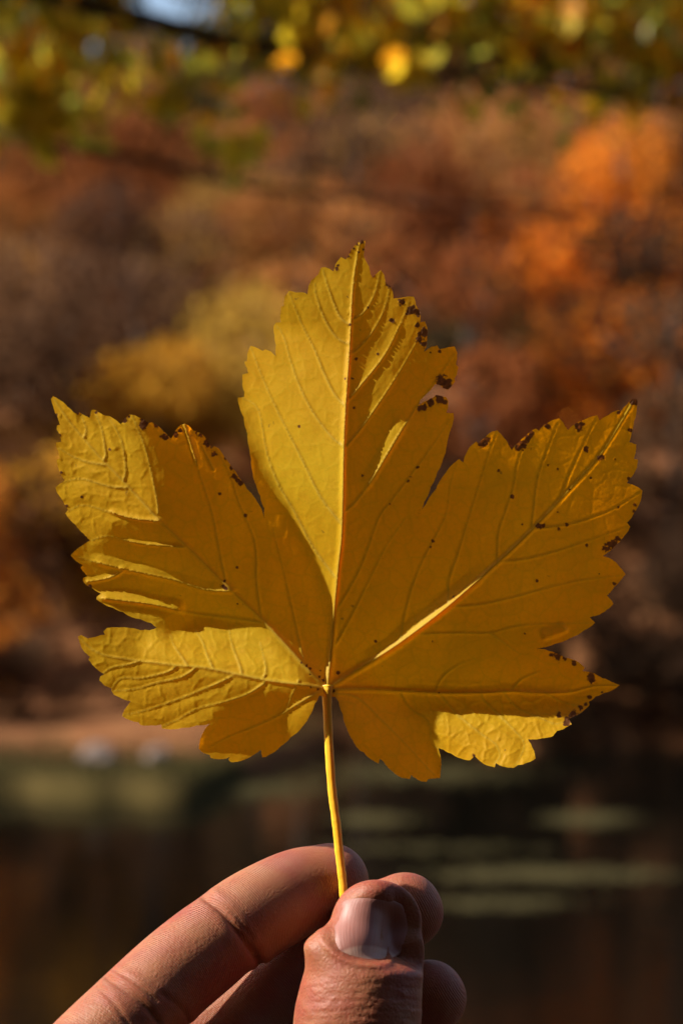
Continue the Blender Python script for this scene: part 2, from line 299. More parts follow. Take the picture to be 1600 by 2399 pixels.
# ------------------------------------------------------------------ small things by the water
def build_small():
    M = Mat('pale_stone'); P = M.n('ShaderNodeTexCoord').outputs['Object']; M.l(M.mix(M.noise(9, 4, .6, P).outputs['Fac'], (0.10, 0.07, 0.055), (0.22, 0.165, 0.14)), M.b.inputs['Base Color']); M.b.inputs['Roughness'].default_value = .85
    for k, (px, y, sx_, sz, lab) in enumerate(((235, 24.9, .21, .15, 'pale grey boulder on the grassy left bank, the larger and left one of the two'), (372, 25.1, .15, .11, 'small grey boulder on the grassy left bank, right of the larger pale one'))):
        bm = bmesh.new(); bmesh.ops.create_icosphere(bm, subdivisions=4, radius=1)
        for v in bm.verts:
            q = 1+.28*noise.noise(v.co*1.3+Vector((k*7, 0, 0)))+.1*noise.noise(v.co*4); v.co = Vector((v.co.x*sx_*q, v.co.y*sx_*.8*q, max(v.co.z, -.6)*sz*q))
        me = bpy.data.meshes.new('boulder'); bm.to_mesh(me); bm.free(); me.materials.append(M.m)
        o = bpy.data.objects.new('boulder', me); COL.objects.link(o); x = (px-800)*KPX*y; o.location = (x, y, float(ground_z(x, y))+sz*.3); tag(o, lab, 'boulder', 'boulders on the far bank')
    # turf on the bank
    r = np.random.default_rng(4); n = 9000; X = r.uniform(-5.5, .5, n); Y = shore(X)+r.uniform(.3, 3.0, n)*r.uniform(.6, 1, n); Zg = ground_z(X, Y)
    V = []; F = []
    for i in range(n):
        a = r.uniform(0, 6.28); h = r.uniform(.03, .09); w2 = .008; dx, dy = math.cos(a)*w2, math.sin(a)*w2; k = len(V)
        V += [(X[i]-dx, Y[i]-dy, Zg[i]-.01), (X[i]+dx, Y[i]+dy, Zg[i]-.01), (X[i]+r.normal()*.03, Y[i]+r.normal()*.03, Zg[i]+h)]; F.append((k, k+1, k+2))
    G = Mat('grass'); G.l(G.mix(G.noise(3).outputs['Fac'], (0.035, 0.031, 0.009), (0.065, 0.054, 0.016)), G.b.inputs['Base Color']); G.b.inputs['Roughness'].default_value = .9; G.b.inputs['Specular IOR Level'].default_value = .1
    tag(link_mesh('grass', V, F, G.m, smooth=False), 'short dull green grass along the left edge of the pond', 'grass', kind='stuff')
    # floating leaves and duckweed
    cen = []
    for px, py, wd, hp, m in ((1380, 1920, 90, 15, 700), (870, 1922, 90, 14, 560), (1280, 2052, 270, 15, 1150), (980, 1812, 230, 24, 1500), (620, 1850, 160, 22, 900), (1150, 2120, 200, 14, 350), (1000, 1990, 300, 10, 250)):
        for _ in range(m):
            x_ = px+r.normal()*wd*.5; y_ = py+r.normal()*hp*.5; d = EYE/((y_-1199.5)*KPX); cen.append(((x_-800)*KPX*d, d, .006))
    V = []; F = []
    for c in cen:
        k = len(V); s = r.uniform(.02, .05); a0 = r.uniform(0, 6.28); tz = r.uniform(0, .012)
        V += [(c[0]+s*math.cos(a0+q*2.094/1.0), c[1]+s*math.sin(a0+q*2.094), c[2]+(tz if q else 0)) for q in range(3)]; F.append((k, k+1, k+2))
    D = Mat('duckweed'); D.l(D.mix(D.noise(5).outputs['Fac'], (0.04, 0.033, 0.011), (0.07, 0.055, 0.019)), D.b.inputs['Base Color']); D.b.inputs['Roughness'].default_value = .9; D.b.inputs['Specular IOR Level'].default_value = .1
    tag(link_mesh('duckweed', V, F, D.m, smooth=False), 'olive streaks of floating duckweed and leaves on the dark water', 'duckweed', kind='stuff')
build_setting(); build_hillside(); build_overhang(); build_small()

# ------------------------------------------------------------------ leaf tracing: margin, veins, relief, dead spots
def Z(o, s, pts): return [(o[0]+x/s, o[1]+y/s) for x, y in pts]
Z1=((500,540),2.613); Z2=((100,900),2.613); Z3=((150,1400),2.24); Z4=((750,1400),2.0907); Z5=((930,900),2.613)
OUT = (Z(*Z1,[(315,1765),(312,1700),(285,1620),(262,1560),(240,1480),(232,1400),(222,1340),(208,1240),(185,1140),(160,1080),(150,1022),(188,1018),(190,990),(178,930),(178,880),(212,872),(208,850),(192,815),(192,800),(207,800),(212,740),(228,704),(262,715),(302,735),(318,726),(350,738),(383,768),(384,700),(375,640),(370,580),(382,562),(414,560),(410,500),(414,465),(432,460),(438,400),(465,367),(505,378),(560,380),(575,390),(580,350),(600,300),(640,270),(660,225),(685,222),(735,248),(745,215),(780,160),(812,175),(835,130),(880,75),(905,55),(930,62),(925,110),(920,150),(930,178),(945,205),(962,265),(975,285),(1000,260),(1025,240),(1045,270),(1055,320),(1085,340),(1098,375),(1102,415),(1150,410),(1225,403),(1240,455),(1265,495),(1265,560),(1295,555),(1308,590),(1307,650),(1305,700),(1290,740),(1330,712),(1368,702),(1385,725),(1430,715),(1475,708),(1490,740),(1487,800),(1485,820),(1500,835),(1490,880),(1475,905),(1478,925),(1450,960),(1435,975),(1400,960),(1385,945),(1355,940),(1330,975),(1300,1005),(1265,1040),(1256,1068),(1300,1042),(1345,1022),(1362,1006),(1395,1012),(1425,1020),(1438,1045),(1435,1090),(1425,1115),(1470,1118),(1472,1150),(1460,1200),(1445,1240),(1432,1290),(1425,1330),(1405,1400),(1370,1480),(1330,1570),(1290,1660),(1250,1760)])
+Z(*Z5,[(180,730),(240,640),(300,540),(340,490),(380,458),(405,480),(425,420),(455,375),(485,350),(502,362),(540,325),(580,290),(615,282),(640,310),(670,345),(690,385),(703,403),(745,355),(790,315),(850,270),(868,285),(905,245),(950,220),(992,208),(1025,250),(1048,280),(1095,240),(1150,215),(1225,190),(1240,222),(1290,190),(1355,158),(1370,168),(1410,120),(1440,88),(1470,92),(1468,150),(1450,230),(1435,300),(1422,355),(1465,368),(1462,420),(1450,458),(1475,462),(1470,510),(1450,550),(1425,580),(1408,605),(1450,618),(1502,652),(1495,700),(1470,760),(1445,800),(1408,848),(1428,872),(1390,930),(1340,985),(1300,1025),(1258,1053),(1310,1070),(1360,1115),(1398,1165),(1370,1200),(1330,1240),(1285,1295),(1325,1345),(1280,1385),(1230,1415),(1180,1427),(1213,1462),(1150,1505),(1060,1555),(970,1590),(850,1618)])
+Z(*Z4,[(1120,262),(1200,295),(1260,315),(1295,345),(1285,360),(1320,365),(1380,395),(1430,415),(1468,430),(1440,450),(1390,468),(1350,485),(1315,512),(1320,525),(1290,555),(1250,580),(1218,595),(1232,622),(1200,640),(1160,655),(1140,680),(1090,690),(1018,695),(1035,725),(1055,790),(1010,812),(968,822),(950,835),(900,830),(860,812),(855,833),(820,825),(780,800),(755,778),(735,798),(690,790),(640,765),(600,745),(580,740),(590,780),(590,850),(588,885),(555,888),(528,892),(520,905),(490,900),(455,880),(445,870),(440,890),(400,885),(350,850),(310,805),(293,790),(285,815),(250,795),(215,760),(195,752),(160,700),(130,640),(110,570),(90,510),(72,487)])
+Z(*Z3,[(1340,515),(1315,560),(1290,620),(1250,680),(1190,735),(1140,780),(1090,820),(1060,838),(1040,840),(1032,800),(990,830),(940,855),(875,865),(862,850),(870,838),(820,850),(770,843),(765,828),(720,810),(707,795),(712,760),(735,700),(768,662),(700,672),(620,685),(550,692),(515,690),(510,668),(460,672),(400,670),(390,655),(345,645),(305,622),(325,580),(350,545),(300,530),(260,510),(248,490),(250,478),(215,465),(185,435),(190,415),(212,402),(170,375),(145,350),(128,325),(135,310),(110,290),(85,245),(73,205),(90,197),(125,215),(165,207),(215,195),(207,180),(225,160),(290,158),(345,160),(400,172),(450,172),(487,160)])
+Z(*Z2,[(660,1462),(600,1440),(540,1425),(490,1395),(430,1370),(370,1345),(330,1320),(330,1305),(355,1282),(310,1255),(265,1230),(245,1205),(250,1185),(275,1178),(250,1150),(232,1125),(245,1108),(205,1085),(172,1050),(210,1010),(250,980),(290,955),(250,915),(200,860),(150,810),(138,790),(155,770),(135,740),(115,700),(85,660),(80,630),(110,605),(135,592),(115,560),(95,510),(85,475),(90,458),(105,455),(95,410),(82,380),(82,358),(115,352),(105,310),(85,275),(88,252),(105,248),(90,200),(65,140),(50,90),(65,72),(100,92),(150,135),(190,172),(205,178),(225,172),(265,195),(288,205),(300,158),(320,155),(350,175),(378,190),(410,195),(450,220),(480,245),(500,215),(530,185),(565,190),(610,210),(650,238),(670,232),(700,250),(740,290),(785,335),(810,290),(845,250),(870,240),(890,250),(925,285),(980,308),(1005,340),(1020,370),(1035,395),(1050,378),(1075,390),(1115,450),(1155,505),(1200,570),(1250,640),(1310,715),(1345,780)]))
# veins: (half width at root px, height px, points)
I=((0,0),1.0)
VE = [
(5.5,9,Z(*I,[(768,1612),(775,1540),(783,1440),(793,1330),(802,1240),(806,1049),(811,942),(820,808),(827,674),(839,590),(846,566)])),
(5,6,Z(*I,[(766,1612),(715,1560),(659,1500),(613,1451),(532,1374),(441,1283),(374,1220),(291,1130),(242,1080),(194,1026),(157,980),(127,935)])),
(6,10,Z(*I,[(770,1612),(850,1562),(930,1512),(1050,1421),(1167,1317),(1244,1244),(1336,1145),(1405,1068),(1485,940)])),
(4.5,5,Z(*Z3,[(1385,480),(1260,462),(1060,435),(890,400),(740,370),(600,358),(430,338),(300,320),(200,300),(130,260),(80,210)])),
(4.5,9,Z(*Z4,[(40,455),(200,450),(400,458),(600,468),(800,467),(930,460),(1120,468),(1240,460),(1340,435),(1460,431)])),
(3,3,Z(*Z3,[(1375,487),(1330,500),(1220,565),(1130,620),(1000,680),(860,735),(760,790)])),
(3,3,Z(*Z4,[(50,468),(180,490),(300,600),(420,720),(520,830),(560,870)])),
]
S=[]
for z,l in ((Z1,[
[(810,1085),(740,1000),(680,880),(620,730),(540,570),(480,420),(465,380)],
[(800,1330),(720,1260),(620,1130),(540,980),(480,820),(430,650),(385,580)],
[(785,1800),(660,1640),(560,1440),(460,1240),(380,1080),(300,900),(250,770),(228,715)],
[(840,580),(770,520),(700,340),(670,240)],
[(835,700),(750,650),(680,540),(630,400),(620,320)],
[(850,550),(930,490),(990,380),(1020,250)],
[(840,750),(865,740),(960,640),(1040,500),(1080,350)],
[(815,1045),(900,950),(1050,760),(1150,560),(1200,430)],
[(805,1330),(920,1190),(1040,1020),(1130,880),(1200,760),(1290,600)],
[(790,1735),(880,1650),(1000,1480),(1130,1260),(1250,1070),(1340,950),(1480,750)],
]),(Z2,[
[(250,330),(262,300),(262,260),(235,190)],
[(372,470),(385,440),(382,400),(360,270),(320,170)],
[(492,595),(508,520),(480,340),(410,210)],
[(708,790),(705,740),(690,650),(640,430),(590,290),(550,200)],
[(1125,1225),(1090,1060),(1040,800),(960,540),(880,280),(868,245)],
[(1340,1440),(1310,1200),(1300,970),(1200,720),(1150,560),(1060,390)],
[(390,495),(290,480),(200,450),(95,390)],
[(515,635),(400,625),(240,580),(120,600)],
[(722,840),(560,825),(400,780),(250,740),(150,780)],
[(895,1000),(720,990),(580,975),(400,930),(290,960)],
[(1150,1270),(1000,1260),(800,1200),(620,1160),(440,1120),(290,1080),(175,1050)],
[(490,1145),(400,1190),(260,1215)],
[(1340,1460),(1130,1430),(900,1400),(700,1355),(520,1330),(335,1310)],
]),(Z5,[
[(0,1595),(20,1560),(40,1450),(80,1290),(140,1120),(220,960),(300,800),(330,600),(370,480)],
[(315,1355),(320,1200),(380,1020),(430,850),(490,660),(560,430),(610,300)],
[(615,1095),(620,920),(660,790),(710,640),(740,470),(800,330)],
[(820,905),(840,740),(860,580),(920,400),(990,230)],
[(1000,705),(1060,540),(1150,350),(1220,210)],
[(850,885),(1050,860),(1240,800),(1350,750),(1490,660)],
[(630,1085),(800,1070),(1020,1010),(1250,930),(1420,870)],
[(330,1360),(480,1355),(700,1310),(880,1260),(1060,1215),(1250,1185),(1390,1170)],
[(100,1530),(400,1525),(570,1525),(700,1490),(870,1470),(1200,1465)],
]),(Z3,[
[(650,360),(610,300),(575,250),(560,200)],
[(785,375),(750,300),(730,240),(690,170)],
[(935,405),(920,350),(880,240),(860,130)],
[(1045,432),(1060,370),(1030,240)],
[(590,360),(560,385),(500,405),(400,425),(300,425),(250,480)],
[(690,368),(660,395),(600,425),(480,450),(380,480),(250,492)],
[(890,400),(880,415),(800,455),(640,520),(500,570),(400,600),(305,620)],
[(1065,436),(1040,460),(960,510),(840,550),(700,585),(600,640),(515,680)],
[(400,335),(330,355),(250,370),(190,410)],
]),(Z4,[
[(395,460),(440,540),(530,610),(545,715),(580,740)],
[(590,468),(610,500),(680,580),(790,670),(860,720),(880,780),(855,810)],
[(785,468),(810,510),(870,570),(940,640),(1000,720),(960,820)],
[(900,462),(930,500),(980,550),(1080,590),(1150,620),(1220,600)],
[(1100,466),(1180,510),(1250,530),(1300,540)],
[(560,465),(600,390),(680,330),(760,300)],
[(930,460),(990,400),(1080,360)],
]),(I,[
[(785,1352),(735,1285),(690,1200),(650,1130),(625,1060),(605,960),(566,930)],
[(783,1440),(845,1330),(886,1217),(913,1179),(951,1129),(1010,1049),(1055,980)],
[(776,1530),(825,1440),(860,1370),(905,1280),(950,1215)],
[(715,1560),(690,1450),(665,1340),(640,1240)],
[(1148,1484),(1200,1520),(1221,1535)],
[(700,1595),(680,1640),(665,1680)],[(500,1100),(480,1060),(470,1040)],
])):
    for p in l: S.append(Z(*z,p))
for p in S: VE.append((2.6,3.0,p))
SPOTS = []
for z, l in ((Z1,[(905,65,20),(880,80,9),(858,108,8),(838,130,9),(825,155,8),(765,210,10),(758,232,12),(978,272,12),(1068,327,14),(820,405,8),(1160,440,20),(1140,425,10),(1210,490,25),(1250,500,18),(1225,465,12),(1245,580,14),(1285,630,28),(1290,690,20),(1262,670,14),(1095,546,14),(877,783,10),(1385,740,10),(1400,920,30),(1420,948,22),(1440,920,14),(1375,945,14),(1262,1095,18),(1290,1080,18),(1330,1050,22),(1380,1030,25),(1420,1050,14),(1080,1672,7),(910,1500,9),(525,1200,9),(850,905,9),(835,575,8),(808,903,5),(860,1085,8),(1252,1448,6),(1195,1530,5),(1205,1510,5),(890,130,6),(918,112,5),(1005,755,6),(945,470,6)]),
(Z2,[(500,220,16),(530,200,13),(620,235,26),(605,215,12),(690,250,14),(745,325,17),(820,305,16),(845,280,16),(910,285,12),(940,298,9),(970,310,14),(1000,365,22),(1050,428,14),(1120,455,8),(1155,510,12),(1175,560,16),(1195,585,14),(1215,605,16),(140,745,12),(105,312,8),(112,540,9),(85,188,8),(328,172,10),(215,177,8),(412,397,9),(1105,1235,12),(1122,1250,10),(1112,1205,8),(1190,1120,11),(290,1240,12),(1240,803,10),(895,1392,5),(1195,1345,9),(1085,670,5),(240,690,4)]),
(Z3,[(1370,485,12),(1392,495,13),(1408,490,9),(1385,503,12),(1275,358,9),(1290,375,6),(1340,415,8),(1362,436,8),(1292,405,6),(1330,482,9),(1440,398,9),(1345,385,4),(1245,343,4)]),
(Z4,[(1165,290,18),(1130,283,12),(1195,298,12),(1245,322,10),(1328,405,18),(1325,385,12),(1320,488,10),(1205,605,18),(1240,575,18),(1275,545,18),(1170,580,14),(1300,525,10),(90,370,10),(15,405,9),(272,215,6),(1002,177,6),(755,778,8),(548,215,5),(583,468,5),(1380,465,6)]),
(Z5,[(530,360,24),(548,340,14),(775,370,32),(800,330,28),(740,390,18),(820,305,14),(918,255,15),(1110,262,20),(1128,242,14),(1450,105,26),(1360,172,10),(1428,280,12),(1160,400,14),(1245,447,14),(1055,645,10),(703,688,12),(1320,975,30),(1295,1015,24),(1345,945,18),(1160,985,11),(220,962,9),(205,998,6),(347,1300,8),(865,870,14),(895,868,12),(990,885,12),(1040,860,9),(1420,580,12),(1460,740,12),(1450,775,10),(1330,1222,10),(1352,752,8),(125,510,8),(88,570,6),(66,598,5),(620,528,7),(985,783,6),(855,1205,8),(1237,1163,5),(765,860,6),(1185,573,6),(985,518,5),(925,495,7)])):
    (o, s) = z
    SPOTS += [(o[0]+x/s, o[1]+y/s, r/s*(.95 if r > 13 else .68)) for x, y, r in l]
RAMP = [(VE[2][2], 34, 12, .13, .47), (VE[4][2], 16, 9, .28, .85), (VE[0][2], 12, 4, .05, .9), (VE[1][2], 12, 3.5, .1, .6),
 (Z(*Z2,[(895,1000),(720,990),(580,975),(400,930)]), 11, 7, 0.05, .8), (Z(*Z2,[(1150,1270),(1000,1260),(800,1200),(620,1160),(440,1120),(290,1080)]), 22, 11, 0.0, 1),
 (Z(*Z2,[(490,1145),(400,1190),(260,1215)]), 14, 7, 0, 1), (Z(*Z2,[(900,1400),(700,1355),(520,1330),(340,1310)]), 26, 12, .1, 1), (Z(*Z2,[(722,840),(560,825),(400,780)]), 12, 6, 0, 1),
 (Z(*Z2,[(868,245),(880,280),(960,540)]), 14, 7, 0, .9), (Z(*Z1,[(790,1735),(880,1650),(1000,1480),(1130,1260),(1230,1100)]), 26, 8, 0.3, .9), (Z(*Z1,[(815,1045),(900,950),(1050,760),(1150,560)]), 16, 2.5, 0, 1), (Z(*Z1,[(805,1330),(920,1190),(1040,1020),(1130,880)]), 16, 2.5, 0.05, 1),
 (Z(*Z4,[(1060,210),(1180,170),(1212,150)]), 24, 10, 0.2, 1)]
RG1 = Z(*Z4,[(400,475),(1200,500),(1340,480),(1280,700),(1100,900),(750,900),(560,760),(500,650)])
RG2 = Z(*Z2,[(0,0),(0,960),(290,1000),(440,960),(450,850),(715,840),(710,760),(650,430),(560,150)]) 
RG3 = Z(*Z3,[(0,100),(700,105),(1000,135),(1200,310),(1200,462),(960,510),(800,585),(768,662),(500,750),(200,650)])
HDATA = [[-7.3,26.7,23.7,21.0,18.8,17.1,15.8,14.9,14.3,14.0,14.0,14.3,14.9,15.7,16.7,17.9,19.3,20.9,22.5,24.3,25.9,27.3,28.3,28.8,28.7,28.1,26.9,25.4,23.9,22.4,21.1,20.1,19.3,18.8,18.6,18.9,19.9,21.7,23.9,25.5,26.5,26.8,26.7,26.4,25.9,25.4,24.7,24.1,23.4,22.7,21.9,21.1,20.2,19.3,18.2,17.2,16.0,14.8,13.5,12.1,10.6,9.1,7.4,5.7,3.9,2.0,0.0,-2.1,-4.3,-6.6,-9.0,-11.6,-7.3],
[30.4,27.0,23.7,20.7,18.1,16.0,14.2,12.9,11.9,11.2,10.8,10.8,11.0,11.4,12.1,13.1,14.2,15.5,17.0,18.6,20.2,21.7,23.0,23.8,24.3,24.2,23.5,22.5,21.3,19.9,18.7,17.7,17.0,16.8,17.0,17.9,19.2,20.8,22.2,23.2,23.9,24.2,24.1,23.8,23.3,22.7,22.1,21.4,20.7,19.9,19.1,18.3,17.4,16.5,15.5,14.5,13.4,12.2,11.0,9.6,8.2,6.7,5.1,3.5,1.7,-0.1,-2.1,-4.1,-6.2,-8.5,-10.8,-13.3,-15.9],
[31.0,27.4,23.8,20.5,17.6,15.0,12.8,11.1,9.6,8.6,7.8,7.4,7.3,7.4,7.8,8.4,9.3,10.4,11.6,13.1,14.6,16.2,17.7,18.9,19.8,20.3,20.2,19.7,18.7,17.6,16.4,15.5,15.0,15.1,15.8,17.1,18.8,20.2,20.8,21.3,21.7,21.8,21.7,21.4,20.9,20.3,19.6,18.9,18.1,17.3,16.5,15.7,14.8,13.9,13.0,12.0,10.9,9.8,8.6,7.3,5.9,4.5,2.9,1.3,-0.4,-2.2,-4.1,-6.0,-8.1,-10.3,-12.5,-14.8,-17.1],
[31.9,28.0,24.2,20.6,17.3,14.4,11.8,9.6,7.8,6.3,5.2,4.4,3.9,3.7,3.7,4.1,4.7,5.5,6.5,7.8,9.2,10.8,12.4,14.0,15.3,16.3,16.9,16.8,16.3,15.4,14.5,13.8,13.8,14.4,15.6,17.2,19.1,20.0,19.9,19.9,20.0,20.0,19.8,19.4,18.8,18.1,17.4,16.6,15.7,14.9,14.1,13.2,12.4,11.5,10.5,9.6,8.5,7.4,6.3,5.0,3.7,2.3,0.8,-0.7,-2.4,-4.1,-6.0,-7.9,-9.9,-12.0,-14.2,-16.4,-18.5],
[33.2,29.0,24.9,21.1,17.4,14.1,11.2,8.6,6.4,4.5,2.9,1.8,0.9,0.3,0.1,0.1,0.4,0.9,1.7,2.7,3.9,5.4,7.1,8.8,10.6,12.2,13.3,13.9,14.0,13.6,13.2,13.3,13.8,14.8,16.2,17.9,19.7,20.2,19.8,19.3,19.0,18.7,18.4,17.9,17.2,16.4,15.5,14.6,13.7,12.8,11.9,11.0,10.1,9.2,8.3,7.3,6.3,5.3,4.1,2.9,1.6,0.3,-1.2,-2.7,-4.3,-6.0,-7.8,-9.7,-11.7,-13.7,-15.9,-18.0,-20.1],
[34.9,30.4,26.1,21.9,18.0,14.4,11.0,8.1,5.4,3.1,1.2,-0.4,-1.6,-2.5,-3.1,-3.5,-3.5,-3.3,-2.8,-2.1,-1.1,0.2,1.7,3.5,5.5,7.6,9.4,10.9,11.8,12.4,13.1,13.9,14.8,16.0,17.5,19.0,20.6,20.9,20.1,19.2,18.7,18.2,17.7,17.0,16.3,15.3,14.1,13.0,11.9,10.9,10.0,9.0,8.1,7.2,6.3,5.3,4.3,3.2,2.1,0.9,-0.3,-1.6,-3.0,-4.5,-6.1,-7.8,-9.6,-11.4,-13.4,-15.4,-17.5,-19.6,-21.7],
[36.9,32.2,27.6,23.2,19.0,15.0,11.4,8.0,5.0,2.3,-0.0,-2.0,-3.6,-5.0,-5.9,-6.6,-7.0,-7.1,-6.9,-6.5,-5.8,-4.9,-3.6,-1.9,0.1,2.4,5.0,7.5,9.8,12.0,13.8,15.2,16.4,17.6,18.9,20.3,21.7,21.8,20.8,19.7,18.8,18.1,17.5,16.8,15.8,14.6,13.1,11.8,10.5,9.3,8.3,7.3,6.3,5.4,4.4,3.4,2.4,1.4,0.3,-0.9,-2.1,-3.4,-4.8,-6.3,-7.9,-9.5,-11.3,-13.1,-15.0,-17.0,-19.1,-21.2,-23.3],
[39.0,34.2,29.4,24.8,20.4,16.2,12.2,8.5,5.1,2.1,-0.7,-3.1,-5.2,-6.9,-8.3,-9.3,-10.0,-10.5,-10.6,-10.5,-10.2,-9.6,-8.7,-7.4,-5.6,-3.2,-0.2,3.6,7.9,12.0,14.6,16.6,18.0,19.3,20.5,21.8,23.0,22.9,21.7,20.5,19.4,18.5,17.8,16.9,15.8,14.2,12.5,10.8,9.3,8.0,6.8,5.8,4.7,3.7,2.8,1.8,0.7,-0.3,-1.4,-2.6,-3.8,-5.1,-6.5,-7.9,-9.5,-11.1,-12.9,-14.7,-16.6,-18.6,-20.7,-22.8,-24.9],
[41.2,36.3,31.4,26.7,22.1,17.7,13.5,9.5,5.8,2.3,-0.8,-3.7,-6.2,-8.3,-10.1,-11.6,-12.7,-13.5,-13.9,-14.2,-14.2,-13.9,-13.4,-12.6,-11.3,-9.2,-5.9,-0.9,5.4,10.9,14.4,17.3,19.3,20.8,22.1,23.5,24.5,24.1,22.7,21.4,20.2,19.2,18.3,17.4,16.0,14.1,12.0,10.1,8.4,7.0,5.7,4.5,3.4,2.3,1.3,0.3,-0.8,-1.9,-3.0,-4.1,-5.4,-6.7,-8.0,-9.5,-11.0,-12.7,-14.4,-16.2,-18.2,-20.2,-22.3,-24.4,-26.4],
[43.2,38.3,33.5,28.8,24.2,19.7,15.3,11.0,7.0,3.1,-0.4,-3.7,-6.6,-9.2,-11.5,-13.4,-14.9,-16.0,-16.9,-17.4,-17.7,-17.8,-17.7,-17.3,-16.5,-14.9,-11.5,-5.9,1.4,8.1,13.0,17.2,20.1,22.1,23.6,25.1,26.1,25.2,23.6,22.4,21.1,19.9,19.0,18.0,16.6,14.1,11.7,9.6,7.7,6.1,4.7,3.4,2.2,1.1,-0.0,-1.1,-2.1,-3.2,-4.4,-5.6,-6.8,-8.1,-9.5,-10.9,-12.5,-14.1,-15.9,-17.7,-19.6,-21.7,-23.8,-25.9,-28.0],
[44.8,40.1,35.6,31.0,26.4,21.9,17.4,12.9,8.6,4.5,0.6,-3.1,-6.5,-9.6,-12.3,-14.7,-16.6,-18.2,-19.5,-20.4,-21.0,-21.3,-21.5,-21.4,-20.9,-19.5,-16.1,-10.6,-3.4,3.7,9.7,15.3,19.6,22.7,24.7,26.4,27.4,26.4,24.8,23.4,22.1,20.8,19.7,19.0,17.3,14.3,11.7,9.3,7.2,5.4,3.8,2.4,1.1,-0.0,-1.1,-2.2,-3.3,-4.5,-5.6,-6.8,-8.1,-9.4,-10.8,-12.3,-13.8,-15.5,-17.2,-19.1,-21.0,-23.1,-25.2,-27.4,-29.5],
[45.8,41.5,37.3,33.0,28.7,24.3,19.8,15.3,10.8,6.4,2.1,-1.9,-5.8,-9.3,-12.5,-15.4,-17.9,-20.0,-21.6,-22.9,-23.9,-24.5,-24.8,-24.8,-24.2,-22.2,-18.7,-14.0,-7.4,-0.5,6.2,12.7,18.3,22.4,25.2,27.5,28.6,27.6,26.0,24.6,23.2,21.9,20.8,20.0,18.2,15.5,12.1,9.2,6.8,4.8,3.0,1.5,0.2,-1.0,-2.1,-3.3,-4.4,-5.5,-6.7,-8.0,-9.2,-10.6,-12.0,-13.5,-15.1,-16.7,-18.5,-20.4,-22.3,-24.4,-26.6,-28.7,-30.9],
[45.8,42.2,38.5,34.7,30.8,26.7,22.4,17.9,13.3,8.8,4.2,-0.2,-4.4,-8.4,-12.1,-15.5,-18.6,-21.2,-23.4,-25.1,-26.4,-27.3,-27.7,-27.5,-26.1,-23.0,-18.8,-14.1,-8.0,-1.7,4.8,11.3,17.4,22.3,25.6,28.2,29.6,28.7,27.1,25.8,24.3,23.2,22.1,21.3,19.9,16.4,12.2,9.2,6.5,4.1,2.2,0.6,-0.7,-1.9,-3.0,-4.1,-5.3,-6.5,-7.7,-8.9,-10.3,-11.6,-13.1,-14.6,-16.2,-17.9,-19.7,-21.6,-23.6,-25.7,-27.8,-30.1,-32.2],
[44.7,41.8,38.9,35.9,32.6,29.0,25.0,20.8,16.3,11.6,6.9,2.2,-2.4,-6.8,-11.0,-14.9,-18.6,-21.8,-24.6,-26.9,-28.7,-29.8,-30.2,-29.3,-26.7,-22.3,-17.2,-11.9,-6.2,-0.4,5.4,11.4,17.3,22.8,27.0,29.8,30.9,29.8,28.1,26.8,25.5,24.5,23.5,22.6,20.6,16.6,12.8,9.3,6.1,3.2,1.2,-0.3,-1.5,-2.7,-3.8,-4.9,-6.1,-7.3,-8.5,-9.8,-11.2,-12.6,-14.0,-15.6,-17.2,-19.0,-20.8,-22.7,-24.7,-26.8,-29.0,-31.3,-33.5],
[42.3,40.3,38.4,36.3,33.8,30.9,27.5,23.7,19.5,14.9,10.1,5.2,0.3,-4.5,-9.2,-13.6,-17.8,-21.7,-25.2,-28.2,-30.5,-31.9,-32.1,-30.3,-26.3,-20.6,-15.1,-9.6,-4.1,1.4,7.1,12.8,18.5,24.0,28.9,32.6,33.9,32.1,29.7,28.2,26.8,25.7,24.7,23.5,20.6,16.6,12.6,8.8,5.1,2.0,0.1,-1.2,-2.4,-3.4,-4.5,-5.6,-6.7,-7.9,-9.2,-10.5,-11.9,-13.4,-14.9,-16.5,-18.1,-19.9,-21.8,-23.7,-25.8,-27.9,-30.2,-32.5,-34.7],
[38.3,37.5,36.7,35.6,34.2,32.3,29.8,26.6,22.8,18.5,13.7,8.7,3.6,-1.6,-6.6,-11.6,-16.3,-20.8,-24.9,-28.6,-31.6,-33.3,-33.1,-30.3,-24.9,-18.6,-13.0,-7.4,-2.0,3.5,9.0,14.7,20.3,25.9,31.1,35.8,38.2,35.8,32.5,30.4,28.7,27.3,26.0,23.7,19.9,15.9,12.0,8.1,4.1,0.9,-0.9,-2.2,-3.2,-4.1,-5.1,-6.2,-7.3,-8.5,-9.8,-11.1,-12.5,-14.0,-15.6,-17.2,-19.0,-20.8,-22.7,-24.7,-26.8,-29.0,-31.3,-33.6,-35.9],
[32.8,33.2,33.7,33.9,33.8,33.0,31.6,29.3,26.2,22.4,17.9,12.9,7.6,2.2,-3.3,-8.7,-13.9,-19.0,-23.7,-28.1,-31.6,-33.5,-32.9,-29.6,-23.7,-17.2,-11.3,-5.4,0.2,5.7,11.1,16.6,22.2,27.8,33.2,38.8,42.0,39.8,36.2,33.7,31.4,29.4,27.0,23.4,19.3,15.4,11.4,7.5,3.4,0.1,-1.8,-2.9,-3.8,-4.7,-5.6,-6.6,-7.7,-8.9,-10.2,-11.6,-13.1,-14.6,-16.2,-17.9,-19.7,-21.5,-23.5,-25.5,-27.7,-30.0,-32.3,-34.7,-37.0],
